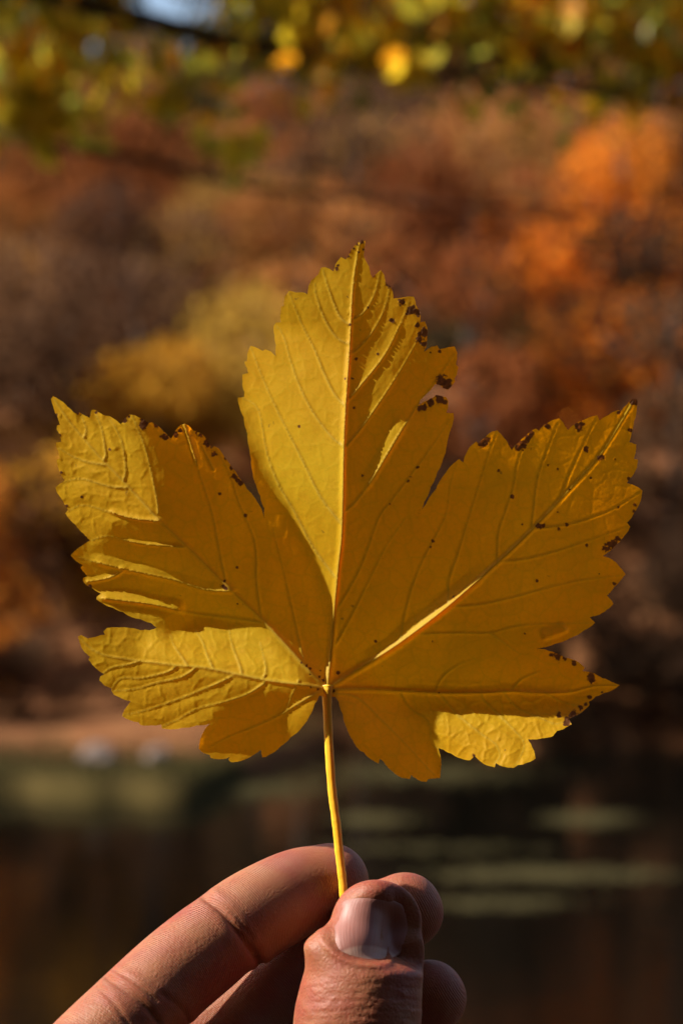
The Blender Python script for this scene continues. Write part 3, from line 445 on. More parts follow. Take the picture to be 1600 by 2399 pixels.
[25.9,27.6,29.5,31.2,32.4,33.0,32.7,31.6,29.6,26.5,22.4,17.7,12.3,6.7,0.9,-5.0,-10.7,-16.3,-21.6,-26.4,-30.2,-32.2,-31.9,-29.0,-23.1,-16.0,-9.9,-3.7,2.1,7.8,13.3,18.8,24.2,29.7,35.1,41.0,44.8,43.2,40.1,37.5,34.8,31.9,27.7,23.2,18.9,14.8,10.8,7.0,2.8,-0.5,-2.4,-3.5,-4.3,-5.2,-6.0,-7.0,-8.1,-9.3,-10.6,-12.0,-13.4,-15.0,-16.7,-18.4,-20.3,-22.2,-24.2,-26.3,-28.6,-30.9,-33.3,-35.7,-38.1],
[17.8,21.3,24.7,27.8,30.3,32.2,33.3,33.5,32.7,30.7,27.4,23.0,17.8,11.9,5.8,-0.5,-6.7,-12.8,-18.4,-23.5,-27.5,-29.9,-30.5,-28.5,-22.9,-15.3,-8.9,-2.5,3.7,9.6,15.4,21.0,26.4,31.9,37.2,43.0,47.0,45.8,43.3,41.2,38.3,34.1,28.8,23.7,19.0,14.5,10.3,6.5,2.2,-1.0,-2.7,-3.8,-4.6,-5.5,-6.3,-7.2,-8.3,-9.5,-10.8,-12.2,-13.7,-15.4,-17.1,-18.9,-20.8,-22.8,-24.9,-27.1,-29.4,-31.9,-34.4,-36.9,-39.4],
[10.4,15.4,20.1,24.5,28.1,31.0,33.3,34.8,35.4,34.8,32.7,29.0,23.9,17.9,11.4,4.6,-2.1,-8.5,-14.6,-20.0,-24.3,-27.4,-28.8,-28.0,-23.0,-15.0,-8.2,-1.5,5.0,11.2,17.2,23.0,28.6,34.1,39.4,45.3,49.1,47.7,45.5,44.0,40.6,35.8,30.4,24.9,19.7,14.8,10.3,6.1,2.0,-0.8,-2.6,-3.8,-4.7,-5.5,-6.4,-7.3,-8.4,-9.6,-10.9,-12.4,-14.0,-15.6,-17.4,-19.3,-21.3,-23.5,-25.7,-27.9,-30.3,-32.9,-35.7,-38.3,-40.7],
[5.5,11.3,16.9,21.9,26.2,29.8,33.0,35.8,37.8,38.8,38.2,35.6,30.7,24.4,17.5,10.3,3.2,-3.8,-10.3,-16.2,-21.1,-24.8,-26.9,-28.1,-23.8,-15.9,-8.0,-1.1,5.8,12.3,18.6,24.7,30.5,36.3,41.6,47.7,51.2,49.0,46.9,45.1,41.3,36.7,31.9,26.4,20.8,15.7,10.9,6.2,2.1,-0.6,-2.3,-3.5,-4.4,-5.3,-6.3,-7.3,-8.4,-9.6,-11.0,-12.5,-14.2,-16.0,-17.9,-19.9,-21.9,-24.2,-26.6,-29.0,-31.5,-34.4,-37.4,-39.9,-42.2],
[4.4,9.5,14.7,19.7,24.4,28.5,32.6,36.3,39.5,42.0,43.3,42.4,37.5,31.0,23.7,16.3,8.8,1.4,-5.7,-12.2,-17.8,-22.5,-26.0,-27.8,-24.2,-17.3,-8.6,-1.2,6.0,13.0,19.7,26.1,32.2,38.2,43.7,49.9,53.3,50.3,47.5,44.8,40.6,37.1,33.6,28.5,22.4,16.9,11.7,6.6,2.5,-0.5,-2.0,-2.9,-3.8,-4.8,-6.0,-7.3,-8.5,-9.7,-11.1,-12.6,-14.5,-16.5,-18.6,-20.6,-22.8,-25.3,-27.9,-30.5,-33.2,-36.3,-39.1,-41.5,-43.7],
[4.1,8.6,13.2,18.0,22.7,27.4,31.9,36.1,40.0,43.7,47.1,47.2,43.3,36.9,29.4,22.0,14.6,6.7,-1.0,-8.1,-14.3,-19.7,-23.9,-26.0,-24.8,-18.9,-9.7,-1.8,5.7,13.1,20.2,27.0,33.5,39.8,45.5,52.1,55.0,51.2,47.7,44.0,40.2,37.9,36.1,31.6,25.0,18.8,13.0,7.7,2.7,-0.5,-1.3,-1.8,-2.7,-4.1,-5.8,-7.4,-8.8,-10.0,-11.5,-13.1,-15.3,-17.6,-19.8,-22.0,-24.5,-27.2,-29.9,-32.6,-35.3,-38.2,-40.9,-43.2,-45.3],
[3.7,7.9,12.1,16.6,21.2,25.9,30.6,35.1,39.4,43.5,47.8,49.9,47.7,41.0,33.7,27.1,19.8,11.5,3.6,-3.9,-10.6,-16.5,-21.2,-24.2,-25.7,-20.7,-11.8,-3.0,4.9,12.7,20.2,27.3,34.2,41.0,47.1,53.9,55.5,51.5,47.2,43.3,40.7,39.8,38.5,33.8,27.7,21.4,15.1,9.1,3.6,1.3,0.4,-0.3,-1.5,-3.3,-5.9,-7.9,-9.4,-10.8,-12.6,-14.8,-17.3,-19.7,-22.1,-24.5,-27.0,-29.5,-32.1,-34.8,-37.4,-40.2,-42.8,-45.0,-47.0],
[3.2,7.3,11.3,15.5,19.9,24.5,29.2,33.8,38.3,42.6,47.1,50.6,50.4,45.0,37.4,31.1,24.0,16.2,8.2,0.4,-6.6,-12.7,-18.1,-22.7,-25.4,-21.9,-14.3,-4.6,3.6,11.8,19.6,27.2,34.4,41.5,48.2,54.5,55.6,51.6,46.9,43.1,41.6,41.3,39.2,34.7,29.5,23.7,17.7,11.4,6.0,3.7,2.6,1.4,-0.8,-3.8,-6.9,-9.0,-10.6,-12.8,-15.2,-17.5,-19.9,-22.3,-24.7,-27.0,-29.4,-31.9,-34.4,-37.0,-39.6,-42.3,-44.8,-46.9,-48.9],
[2.3,6.5,10.6,14.7,18.9,23.3,27.8,32.4,37.1,41.6,46.0,50.6,52.5,48.4,41.0,34.6,27.7,20.5,12.7,4.9,-2.4,-8.4,-14.0,-19.3,-22.9,-22.8,-16.8,-6.7,2.0,10.4,18.7,26.6,34.2,41.5,48.7,55.0,56.1,52.0,47.0,43.5,42.8,41.9,38.8,34.7,30.3,25.2,19.8,13.7,8.6,6.2,4.5,1.4,-2.1,-5.3,-8.4,-10.9,-13.0,-15.5,-17.7,-20.1,-22.4,-24.8,-27.2,-29.6,-31.9,-34.3,-36.8,-39.3,-41.9,-44.5,-47.0,-49.0,-50.8],
[0.9,5.4,9.9,14.1,18.2,22.3,26.6,31.1,35.7,40.4,44.9,49.8,53.1,50.8,44.3,37.7,31.2,24.4,17.1,9.3,2.2,-3.8,-9.3,-14.5,-19.2,-22.3,-18.9,-9.3,0.1,8.8,17.3,25.5,33.5,41.2,48.8,55.3,56.5,52.5,47.4,44.5,43.7,41.8,38.2,34.3,30.2,25.8,21.0,15.4,10.8,8.1,4.5,0.3,-3.2,-6.7,-10.0,-12.8,-15.5,-17.9,-20.4,-22.7,-25.0,-27.4,-29.7,-32.1,-34.5,-36.8,-39.3,-41.7,-44.2,-46.8,-49.2,-51.1,-52.9],
[-1.5,3.6,8.7,13.3,17.5,21.6,25.7,30.0,34.4,39.0,43.5,48.4,52.8,52.4,46.9,40.4,34.3,27.7,21.1,13.7,6.6,0.4,-4.7,-9.5,-14.4,-20.6,-20.5,-12.4,-2.4,6.8,15.5,24.1,32.4,40.3,48.3,55.3,56.7,52.8,48.0,45.6,44.3,41.3,37.4,33.7,29.8,25.7,21.4,16.6,12.7,8.5,4.1,-0.0,-4.0,-7.7,-11.3,-14.5,-17.5,-20.2,-22.8,-25.2,-27.6,-29.9,-32.3,-34.6,-37.0,-39.4,-41.8,-44.2,-46.6,-49.2,-51.5,-53.4,-55.0],
[-5.5,0.6,6.6,12.0,16.7,20.9,25.0,29.1,33.3,37.7,42.2,46.9,51.9,53.3,48.9,42.6,36.8,30.6,24.3,17.6,10.5,4.1,-1.2,-5.4,-10.0,-17.5,-20.4,-15.5,-5.6,4.5,13.5,22.4,31.0,39.2,47.4,54.7,56.6,53.0,48.7,46.3,44.2,40.6,36.8,33.0,29.2,25.4,21.3,17.2,13.1,8.5,4.2,-0.2,-4.4,-8.4,-12.2,-15.8,-19.1,-22.2,-25.0,-27.6,-30.1,-32.5,-34.9,-37.2,-39.6,-41.9,-44.3,-46.7,-49.1,-51.6,-53.9,-55.7,-57.3],
[-10.8,-3.7,3.3,9.7,15.3,20.1,24.4,28.4,32.4,36.6,41.0,45.5,50.7,53.4,50.2,44.2,38.8,33.0,27.0,20.7,14.1,7.3,1.6,-2.9,-6.9,-13.5,-19.3,-18.8,-10.3,1.0,11.0,20.2,29.3,37.8,46.2,53.7,55.9,52.6,48.8,46.3,43.5,39.8,36.1,32.4,28.6,24.7,20.9,17.1,12.9,8.6,4.2,-0.1,-4.5,-8.7,-12.7,-16.6,-20.2,-23.6,-26.8,-29.7,-32.4,-35.0,-37.4,-39.8,-42.1,-44.5,-46.8,-49.2,-51.6,-54.1,-56.2,-58.1,-59.7],
[-17.0,-9.2,-1.4,6.1,12.8,18.6,23.5,27.8,31.8,35.8,40.0,44.2,49.4,52.8,50.6,45.2,40.1,34.7,29.1,23.3,17.1,10.5,4.2,-1.0,-5.1,-10.4,-17.4,-20.5,-15.4,-4.2,7.3,17.3,27.0,36.0,44.8,52.4,54.9,51.7,48.4,45.7,42.6,39.0,35.4,31.7,28.0,24.1,20.4,16.6,12.6,8.5,4.2,-0.1,-4.5,-8.8,-13.0,-17.1,-21.0,-24.7,-28.2,-31.4,-34.4,-37.2,-39.8,-42.3,-44.7,-47.1,-49.4,-51.8,-54.1,-56.5,-58.8,-60.7,-62.4],
[-22.9,-15.0,-7.0,1.0,8.9,15.9,21.9,26.9,31.2,35.1,39.2,43.1,47.8,51.8,50.7,46.0,40.9,35.9,30.6,25.2,19.5,13.5,7.1,1.4,-3.4,-7.9,-14.3,-20.4,-19.9,-10.7,2.0,13.2,23.7,33.5,43.0,51.2,53.3,50.1,47.5,44.6,41.4,38.0,34.5,30.9,27.3,23.5,19.8,16.0,12.1,8.1,4.0,-0.2,-4.5,-8.8,-13.1,-17.3,-21.4,-25.4,-29.2,-32.7,-36.0,-39.1,-41.9,-44.6,-47.2,-49.6,-52.0,-54.4,-56.7,-59.1,-61.4,-63.5,-65.3],
[-27.0,-20.0,-12.8,-5.0,3.4,11.6,18.9,25.2,30.3,34.6,38.6,42.4,46.6,50.6,50.6,46.6,41.6,36.7,31.6,26.5,21.2,15.7,9.8,3.8,-1.4,-6.0,-11.3,-18.6,-21.7,-16.5,-4.6,8.0,19.2,29.9,40.3,49.1,50.1,47.5,45.4,42.8,39.9,36.8,33.4,30.0,26.4,22.8,19.1,15.4,11.6,7.7,3.7,-0.4,-4.6,-8.8,-13.1,-17.4,-21.7,-25.8,-29.8,-33.6,-37.2,-40.6,-43.8,-46.7,-49.4,-52.0,-54.5,-56.9,-59.3,-61.7,-64.1,-65.9,-67.5],
[-28.6,-23.1,-17.6,-10.8,-2.8,5.8,14.3,22.0,28.6,33.8,38.2,42.3,46.3,50.1,50.4,46.9,42.2,37.4,32.4,27.4,22.3,17.1,11.8,6.1,0.7,-4.3,-9.0,-15.5,-21.5,-21.1,-11.6,1.6,13.7,25.0,36.5,45.4,46.1,44.2,42.6,40.4,38.0,35.2,32.1,28.9,25.5,21.9,18.4,14.7,11.0,7.1,3.2,-0.8,-4.8,-9.0,-13.2,-17.5,-21.8,-26.0,-30.2,-34.2,-38.1,-41.7,-45.2,-48.4,-51.4,-54.2,-56.9,-59.4,-61.8,-64.3,-66.5,-68.1,-69.5],
[-27.8,-24.0,-20.1,-15.3,-8.8,-0.8,8.1,17.0,25.2,31.0,35.4,39.8,43.8,47.2,48.1,46.1,42.4,38.0,33.1,28.1,23.1,18.1,13.0,7.7,2.3,-2.7,-7.6,-13.1,-19.9,-22.9,-17.6,-5.5,7.5,19.3,31.5,40.8,42.0,40.3,39.3,37.5,35.5,33.1,30.4,27.4,24.3,20.9,17.5,13.9,10.3,6.5,2.7,-1.2,-5.2,-9.3,-13.4,-17.6,-21.8,-26.1,-30.3,-34.5,-38.6,-42.5,-46.2,-49.8,-53.1,-56.2,-59.0,-61.8,-64.3,-66.8,-68.6,-70.1,-71.5],
[-25.0,-22.9,-20.7,-17.8,-13.5,-7.0,1.1,10.3,18.3,23.0,26.8,31.3,35.6,39.4,41.9,42.4,40.9,37.7,33.5,28.8,23.8,18.8,13.9,8.9,3.7,-1.3,-6.4,-11.2,-17.2,-22.8,-22.2,-12.7,0.7,13.0,25.7,35.6,37.2,36.0,35.4,34.1,32.5,30.6,28.3,25.7,22.8,19.6,16.4,13.0,9.5,5.9,2.1,-1.7,-5.6,-9.7,-13.7,-17.8,-22.0,-26.2,-30.5,-34.7,-38.9,-43.0,-46.9,-50.7,-54.4,-57.8,-60.9,-63.8,-66.7,-69.0,-70.6,-72.0,-73.4],
[-20.7,-20.4,-19.8,-18.6,-16.2,-12.0,-5.1,3.0,9.0,12.7,16.2,20.4,24.9,29.3,33.3,36.0,36.8,35.7,32.9,29.0,24.4,19.5,14.5,9.6,4.6,-0.3,-5.3,-10.1,-15.2,-21.6,-24.2,-18.7,-6.5,6.4,19.3,29.7,31.8,31.1,30.9,30.0,29.0,27.5,25.6,23.4,20.9,18.1,15.0,11.8,8.4,5.0,1.4,-2.3,-6.1,-10.1,-14.1,-18.1,-22.2,-26.4,-30.6,-34.8,-39.0,-43.2,-47.3,-51.4,-55.2,-58.9,-62.4,-65.7,-68.6,-70.6,-72.3,-73.8,-75.3],
[-16.3,-17.7,-18.6,-18.7,-18.0,-15.7,-10.4,-5.1,-1.1,2.3,5.8,9.9,14.3,18.7,23.3,27.4,30.2,31.3,30.5,28.1,24.3,19.9,15.0,10.2,5.3,0.4,-4.4,-9.2,-13.8,-19.4,-24.5,-23.5,-13.6,-0.5,12.7,23.2,25.8,25.5,25.8,25.4,24.8,23.8,22.4,20.7,18.6,16.1,13.3,10.3,7.1,3.9,0.5,-3.0,-6.6,-10.5,-14.5,-18.5,-22.5,-26.6,-30.8,-35.0,-39.2,-43.4,-47.6,-51.7,-55.8,-59.7,-63.5,-67.0,-69.7,-71.9,-73.8,-75.6,-77.2],
[-13.4,-15.9,-17.8,-18.7,-20.0,-19.5,-16.2,-12.7,-9.7,-7.1,-4.5,-1.1,3.1,7.4,12.1,17.0,21.4,24.5,25.9,25.5,23.2,19.7,15.3,10.5,5.7,0.9,-3.8,-8.6,-13.1,-17.9,-23.7,-25.8,-19.7,-7.7,6.0,16.4,19.4,19.4,20.1,20.2,20.1,19.5,18.6,17.3,15.7,13.7,11.3,8.6,5.6,2.5,-0.7,-3.9,-7.4,-11.1,-15.1,-19.0,-23.0,-27.0,-31.0,-35.2,-39.4,-43.6,-47.8,-52.0,-56.1,-60.2,-64.1,-67.5,-70.6,-73.1,-75.3,-77.2,-78.9],
[-11.2,-14.8,-18.1,-20.5,-22.1,-22.0,-20.6,-18.5,-15.9,-14.0,-12.4,-9.6,-5.9,-2.5,1.1,5.7,10.7,15.3,18.8,20.6,20.4,18.4,15.0,10.6,5.9,1.2,-3.5,-8.1,-12.7,-17.1,-22.4,-26.6,-24.5,-14.6,-0.8,9.5,12.5,12.9,13.9,14.4,14.7,14.6,14.2,13.4,12.2,10.7,8.9,6.6,3.9,0.9,-2.3,-5.3,-7.8,-11.1,-15.3,-19.5,-23.4,-27.4,-31.4,-35.5,-39.6,-43.8,-48.0,-52.2,-56.4,-60.5,-64.4,-68.3,-71.6,-74.5,-76.7,-78.6,-80.4],
[-9.1,-13.7,-18.2,-22.2,-25.0,-26.6,-25.9,-24.4,-22.4,-20.1,-18.2,-15.7,-12.9,-10.6,-8.2,-4.9,-0.6,4.5,9.3,13.2,15.3,15.5,13.6,10.2,5.9,1.3,-3.4,-8.0,-12.6,-16.9,-21.5,-26.8,-27.8,-19.9,-7.1,3.0,5.6,6.2,7.2,8.1,8.7,9.1,9.2,8.8,8.1,7.1,5.7,4.0,1.8,-0.9,-3.4,-4.7,-6.6,-10.5,-15.0,-19.5,-23.7,-27.8,-31.9,-35.9,-39.9,-44.0,-48.2,-52.4,-56.6,-60.9,-65.0,-68.9,-72.7,-75.7,-77.8,-79.8,-81.7],
[-7.0,-12.3,-17.5,-22.8,-27.9,-30.8,-31.2,-30.5,-29.0,-27.2,-25.5,-23.4,-21.3,-19.4,-17.3,-14.9,-11.5,-7.1,-1.8,3.3,7.6,10.2,10.6,8.9,5.5,1.2,-3.4,-8.0,-12.5,-16.9,-21.1,-26.4,-28.9,-23.8,-12.1,-2.9,-1.3,-0.4,0.5,1.4,2.3,3.1,3.6,3.7,3.5,2.8,1.9,0.7,-0.9,-2.3,-2.3,-2.5,-5.7,-10.1,-14.7,-19.3,-23.7,-28.0,-32.2,-36.3,-40.3,-44.3,-48.4,-52.6,-56.8,-61.1,-65.3,-69.5,-73.4,-76.1,-78.4,-80.6,-82.8],
[-5.2,-10.7,-16.0,-21.4,-26.5,-30.4,-32.6,-32.9,-32.7,-32.4,-31.5,-30.3,-29.0,-27.5,-25.9,-24.3,-22.0,-18.6,-13.9,-8.4,-2.8,2.0,5.1,5.9,4.2,0.7,-3.6,-8.2,-12.7,-17.1,-21.2,-26.0,-29.6,-27.3,-17.1,-9.5,-8.1,-7.2,-6.2,-5.3,-4.4,-3.5,-2.6,-2.0,-1.7,-1.9,-2.7,-3.0,-1.8,-0.1,-0.2,-2.5,-6.2,-10.2,-14.5,-19.0,-23.5,-28.0,-32.3,-36.5,-40.7,-44.7,-48.8,-52.8,-57.0,-61.2,-65.5,-69.7,-73.1,-75.9,-78.5,-81.0,-83.5],
[-4.0,-9.1,-14.1,-18.9,-23.4,-27.1,-29.6,-31.0,-31.7,-31.9,-31.6,-31.2,-31.2,-31.1,-30.9,-30.7,-30.2,-29.0,-25.8,-21.1,-15.3,-9.1,-3.5,0.3,1.5,-0.3,-4.0,-8.5,-13.0,-17.5,-21.7,-26.1,-30.7,-30.6,-22.5,-15.5,-14.4,-13.8,-12.8,-12.0,-11.1,-10.2,-9.3,-8.4,-7.5,-7.0,-6.1,-3.5,-0.0,1.2,-0.7,-3.7,-7.0,-10.6,-14.6,-18.9,-23.3,-27.8,-32.3,-36.7,-40.9,-45.1,-49.1,-53.2,-57.3,-61.4,-65.6,-69.7,-72.7,-75.5,-78.2,-81.0,-83.7],
[-3.2,-7.8,-12.2,-16.4,-20.1,-23.3,-25.7,-27.3,-28.4,-29.1,-29.0,-28.6,-28.6,-29.2,-30.3,-31.7,-33.6,-35.4,-35.3,-32.8,-28.5,-22.7,-15.9,-9.4,-4.7,-3.1,-4.8,-8.7,-13.2,-17.8,-22.1,-26.2,-31.2,-33.0,-27.5,-21.1,-20.1,-19.9,-19.1,-18.4,-17.7,-16.9,-16.1,-15.2,-13.8,-11.0,-6.8,-2.7,-0.7,-1.3,-3.2,-5.5,-8.3,-11.5,-15.1,-19.0,-23.2,-27.6,-32.1,-36.6,-41.0,-45.3,-49.5,-53.6,-57.7,-61.6,-65.9,-69.6,-72.3,-74.9,-77.7,-80.6,-83.5],
[-2.5,-6.7,-10.7,-14.3,-17.2,-19.6,-21.7,-23.5,-25.3,-26.9,-27.6,-26.8,-25.4,-25.0,-26.8,-30.3,-34.0,-38.1,-40.9,-40.6,-38.3,-34.6,-28.9,-21.5,-14.0,-9.3,-7.8,-9.9,-13.9,-18.3,-22.7,-26.8,-31.5,-35.0,-32.0,-26.8,-25.6,-25.6,-25.0,-24.5,-23.9,-23.2,-22.7,-21.5,-17.5,-11.7,-7.0,-5.2,-5.1,-5.7,-6.6,-8.2,-10.3,-12.9,-16.0,-19.5,-23.4,-27.6,-32.0,-36.5,-40.9,-45.3,-49.6,-53.9,-58.0,-62.2,-66.1,-68.9,-71.5,-74.2,-77.0,-80.1,-83.1],
[-1.7,-5.7,-9.5,-12.7,-14.9,-16.4,-17.6,-19.2,-21.5,-24.2,-26.2,-26.8,-25.4,-24.0,-25.4,-29.6,-34.5,-39.0,-41.3,-40.5,-39.3,-37.4,-34.2,-28.9,-21.8,-14.4,-9.8,-10.5,-14.4,-18.9,-23.4,-27.6,-31.9,-36.4,-36.0,-32.6,-31.2,-31.2,-30.7,-30.2,-29.8,-29.4,-28.8,-25.3,-19.2,-14.2,-11.5,-10.8,-10.5,-10.5,-10.9,-11.8,-13.2,-15.1,-17.6,-20.5,-24.0,-27.8,-31.9,-36.3,-40.8,-45.3,-49.7,-54.0,-58.3,-62.3,-65.3,-68.0,-70.6,-73.4,-76.3,-79.4,-82.4],
[-0.5,-4.6,-8.5,-11.5,-13.3,-13.9,-13.8,-14.7,-16.6,-19.4,-22.5,-24.9,-24.4,-22.1,-22.9,-27.2,-31.6,-33.7,-33.7,-32.5,-31.7,-30.7,-29.2,-26.5,-22.4,-15.8,-9.7,-8.3,-12.3,-18.0,-23.5,-28.3,-32.5,-37.4,-39.3,-38.1,-37.3,-37.1,-36.5,-35.9,-35.4,-35.2,-33.4,-28.1,-23.3,-20.7,-18.8,-17.5,-16.6,-16.1,-15.9,-16.2,-17.0,-18.2,-20.0,-22.3,-25.1,-28.4,-32.2,-36.3,-40.7,-45.2,-49.6,-54.1,-58.3,-61.5,-64.3,-67.0,-69.7,-72.5,-75.5,-78.6,-81.7],
[1.1,-3.2,-7.3,-10.6,-12.5,-12.5,-11.4,-11.2,-11.8,-13.5,-16.5,-19.1,-18.4,-15.6,-15.5,-18.0,-20.5,-22.0,-22.4,-22.3,-21.8,-21.2,-20.4,-19.1,-17.1,-13.6,-8.3,-5.0,-6.9,-13.4,-20.9,-27.6,-32.7,-37.9,-41.6,-42.9,-43.4,-43.4,-42.8,-41.9,-41.1,-40.3,-37.6,-33.9,-31.3,-29.0,-26.8,-24.9,-23.4,-22.3,-21.7,-21.4,-21.6,-22.2,-23.3,-24.9,-27.1,-29.7,-32.9,-36.6,-40.7,-45.1,-49.6,-53.7,-57.4,-60.5,-63.4,-66.2,-69.0,-71.8,-74.8,-77.9,-81.0],
[3.1,-1.5,-5.8,-9.6,-12.0,-11.9,-10.7,-9.5,-9.0,-9.0,-10.7,-12.1,-10.5,-7.2,-5.6,-5.9,-7.2,-8.9,-10.4,-11.2,-11.4,-11.3,-11.0,-10.3,-9.3,-7.7,-4.7,-1.1,-0.0,-4.9,-13.9,-23.5,-31.0,-37.2,-42.5,-46.3,-48.5,-49.5,-49.4,-48.6,-47.5,-46.2,-44.2,-42.0,-39.8,-37.4,-35.0,-32.8,-30.9,-29.3,-28.1,-27.3,-27.0,-27.0,-27.5,-28.4,-29.8,-31.9,-34.3,-37.2,-40.7,-44.7,-48.9,-52.9,-56.5,-59.8,-62.8,-65.7,-68.5,-71.3,-74.3,-77.3,-80.3],
[5.2,0.5,-4.1,-8.0,-10.7,-11.5,-10.8,-9.2,-7.9,-6.8,-6.7,-6.8,-4.5,-0.8,2.3,3.9,4.6,4.2,3.0,1.6,0.6,-0.0,-0.4,-0.3,0.0,0.7,2.0,4.4,6.3,4.8,-2.5,-14.1,-25.3,-33.9,-41.1,-47.0,-51.4,-54.2,-55.5,-55.4,-54.5,-53.2,-51.5,-49.7,-47.8,-45.6,-43.3,-41.1,-38.9,-36.9,-35.2,-33.9,-33.0,-32.5,-32.4,-32.8,-33.5,-34.8,-36.4,-38.6,-41.4,-44.9,-48.7,-52.4,-56.2,-59.6,-62.7,-65.5,-68.3,-71.1,-74.0,-76.9,-79.8],
[7.3,2.5,-2.1,-6.2,-9.3,-11.0,-10.6,-9.3,-7.9,-6.3,-5.1,-4.2,-2.2,1.2,5.1,8.4,11.2,12.9,13.0,12.5,12.0,11.4,10.9,10.8,10.9,11.0,11.4,12.2,13.6,14.1,9.9,-1.1,-15.1,-26.9,-36.3,-44.5,-51.2,-56.4,-59.8,-61.5,-61.6,-60.5,-58.9,-57.1,-55.4,-53.5,-51.5,-49.3,-47.1,-44.9,-42.9,-41.2,-39.8,-38.8,-38.2,-38.0,-38.2,-38.9,-39.9,-41.4,-43.3,-46.0,-49.2,-52.9,-56.5,-59.9,-63.0,-65.9,-68.6,-71.3,-73.9,-76.7,-79.4],
[9.2,4.5,-0.1,-4.2,-7.6,-9.8,-10.1,-9.6,-8.2,-6.7,-5.2,-4.0,-2.5,0.0,3.3,7.1,10.9,14.1,16.0,17.3,18.3,18.8,19.0,19.4,19.9,20.2,20.8,21.3,22.3,23.5,21.9,13.8,-0.5,-15.6,-27.8,-38.3,-47.4,-55.1,-61.2,-65.4,-67.6,-67.7,-66.4,-64.5,-62.7,-61.1,-59.3,-57.3,-55.3,-53.1,-51.0,-49.0,-47.2,-45.7,-44.5,-43.8,-43.5,-43.7,-44.2,-45.1,-46.4,-48.2,-50.6,-53.8,-57.3,-60.8,-63.8,-66.7,-69.3,-71.7,-74.2,-76.7,-79.2],
[10.7,6.2,1.8,-2.3,-5.9,-8.4,-9.7,-9.3,-8.0,-6.7,-5.2,-3.9,-2.7,-1.0,1.4,4.4,7.9,11.5,14.7,17.2,19.2,20.6,21.7,22.8,23.4,24.5,26.1,27.7,29.3,30.3,30.3,25.3,13.3,-1.8,-16.2,-28.6,-39.8,-49.8,-58.5,-65.8,-71.0,-73.8,-74.0,-72.2,-70.1,-68.3,-66.6,-64.9,-63.1,-61.1,-59.0,-56.9,-54.9,-53.1,-51.5,-50.2,-49.4,-49.0,-49.1,-49.5,-50.2,-51.3,-52.8,-55.1,-58.2,-61.6,-64.9,-68.0,-70.2,-72.3,-74.5,-76.9,-79.3],
[11.9,7.5,3.3,-0.6,-4.1,-6.9,-8.4,-8.6,-8.0,-6.8,-5.3,-3.8,-2.5,-1.1,0.7,3.0,5.9,9.3,12.7,15.7,18.3,20.2,21.7,23.1,23.9,24.8,25.6,26.9,28.7,29.7,30.2,28.5,22.5,10.8,-3.5,-16.8,-28.9,-40.6,-51.2,-61.0,-69.5,-76.1,-79.6,-79.9,-77.7,-75.7,-73.9,-72.2,-70.5,-68.7,-66.8,-64.8,-62.7,-60.7,-58.8,-57.2,-55.8,-54.9,-54.4,-54.4,-54.8,-55.3,-56.1,-57.5,-59.8,-63.1,-66.5,-69.2,-70.7,-72.5,-74.8,-77.2,-79.6],
[12.5,8.4,4.5,0.8,-2.6,-5.4,-7.3,-7.9,-7.7,-6.8,-5.5,-3.9,-2.5,-1.1,0.4,2.2,4.5,7.3,10.6,14.0,17.1,19.7,21.1,21.8,21.6,21.2,20.7,20.9,21.7,23.2,25.7,28.7,28.9,20.7,7.1,-5.9,-17.4,-29.4,-40.9,-51.9,-62.5,-72.7,-80.8,-83.9,-82.4,-80.7,-79.1,-77.4,-75.9,-74.2,-72.5,-70.6,-68.7,-66.7,-64.7,-62.8,-61.0,-59.6,-58.5,-57.9,-57.9,-58.4,-58.1,-57.5,-58.3,-61.5,-64.8,-67.4,-69.7,-72.1,-74.7,-77.4,-80.1],
[12.6,8.8,5.2,1.8,-1.4,-4.2,-6.2,-7.2,-7.3,-6.8,-5.5,-4.0,-2.6,-1.2,0.3,1.8,3.6,5.9,8.6,11.8,15.2,17.0,17.3,17.2,16.8,16.2,15.5,14.9,15.1,17.9,23.3,28.8,30.4,24.0,13.3,3.0,-7.7,-18.8,-30.2,-41.3,-52.1,-63.3,-74.4,-80.7,-80.8,-79.0,-76.9,-75.1,-73.7,-72.2,-70.7,-69.1,-67.3,-65.4,-63.5,-61.5,-59.6,-57.8,-56.2,-54.8,-54.2,-53.5,-51.9,-49.4,-50.1,-54.5,-59.4,-63.6,-67.3,-70.6,-73.9,-77.2,-80.4],
[12.2,8.8,5.5,2.3,-0.7,-3.3,-5.3,-6.5,-6.8,-6.5,-5.4,-3.9,-2.5,-1.1,0.3,1.8,3.3,5.1,7.2,9.9,12.3,12.5,11.9,11.8,11.7,11.4,11.0,10.1,10.0,14.0,21.0,26.1,27.3,23.7,16.9,8.6,-0.5,-10.1,-20.7,-31.5,-41.9,-52.1,-63.2,-71.7,-75.0,-73.7,-69.7,-66.2,-64.1,-62.6,-61.2,-59.8,-58.3,-56.6,-54.8,-52.9,-51.0,-49.1,-47.3,-45.5,-44.0,-42.6,-40.9,-39.5,-41.8,-46.8,-52.8,-58.5,-63.5,-68.1,-72.3,-76.3,-80.3],
[11.5,8.4,5.3,2.3,-0.4,-2.8,-4.8,-6.0,-6.5,-6.3,-5.3,-4.1,-2.7,-1.5,0.1,1.7,3.3,5.0,6.2,7.3,8.0,7.7,7.1,6.6,6.3,6.2,6.1,5.7,5.5,9.8,16.5,21.0,22.4,21.0,17.1,11.2,4.5,-3.5,-12.8,-23.0,-33.3,-43.2,-53.3,-62.5,-69.3,-70.5,-66.1,-59.4,-54.7,-52.1,-50.2,-48.8,-47.4,-46.0,-44.4,-42.7,-40.9,-39.0,-37.2,-35.4,-33.8,-32.3,-31.0,-31.2,-34.1,-39.6,-46.2,-52.8,-58.9,-64.5,-69.6,-74.6,-79.4],
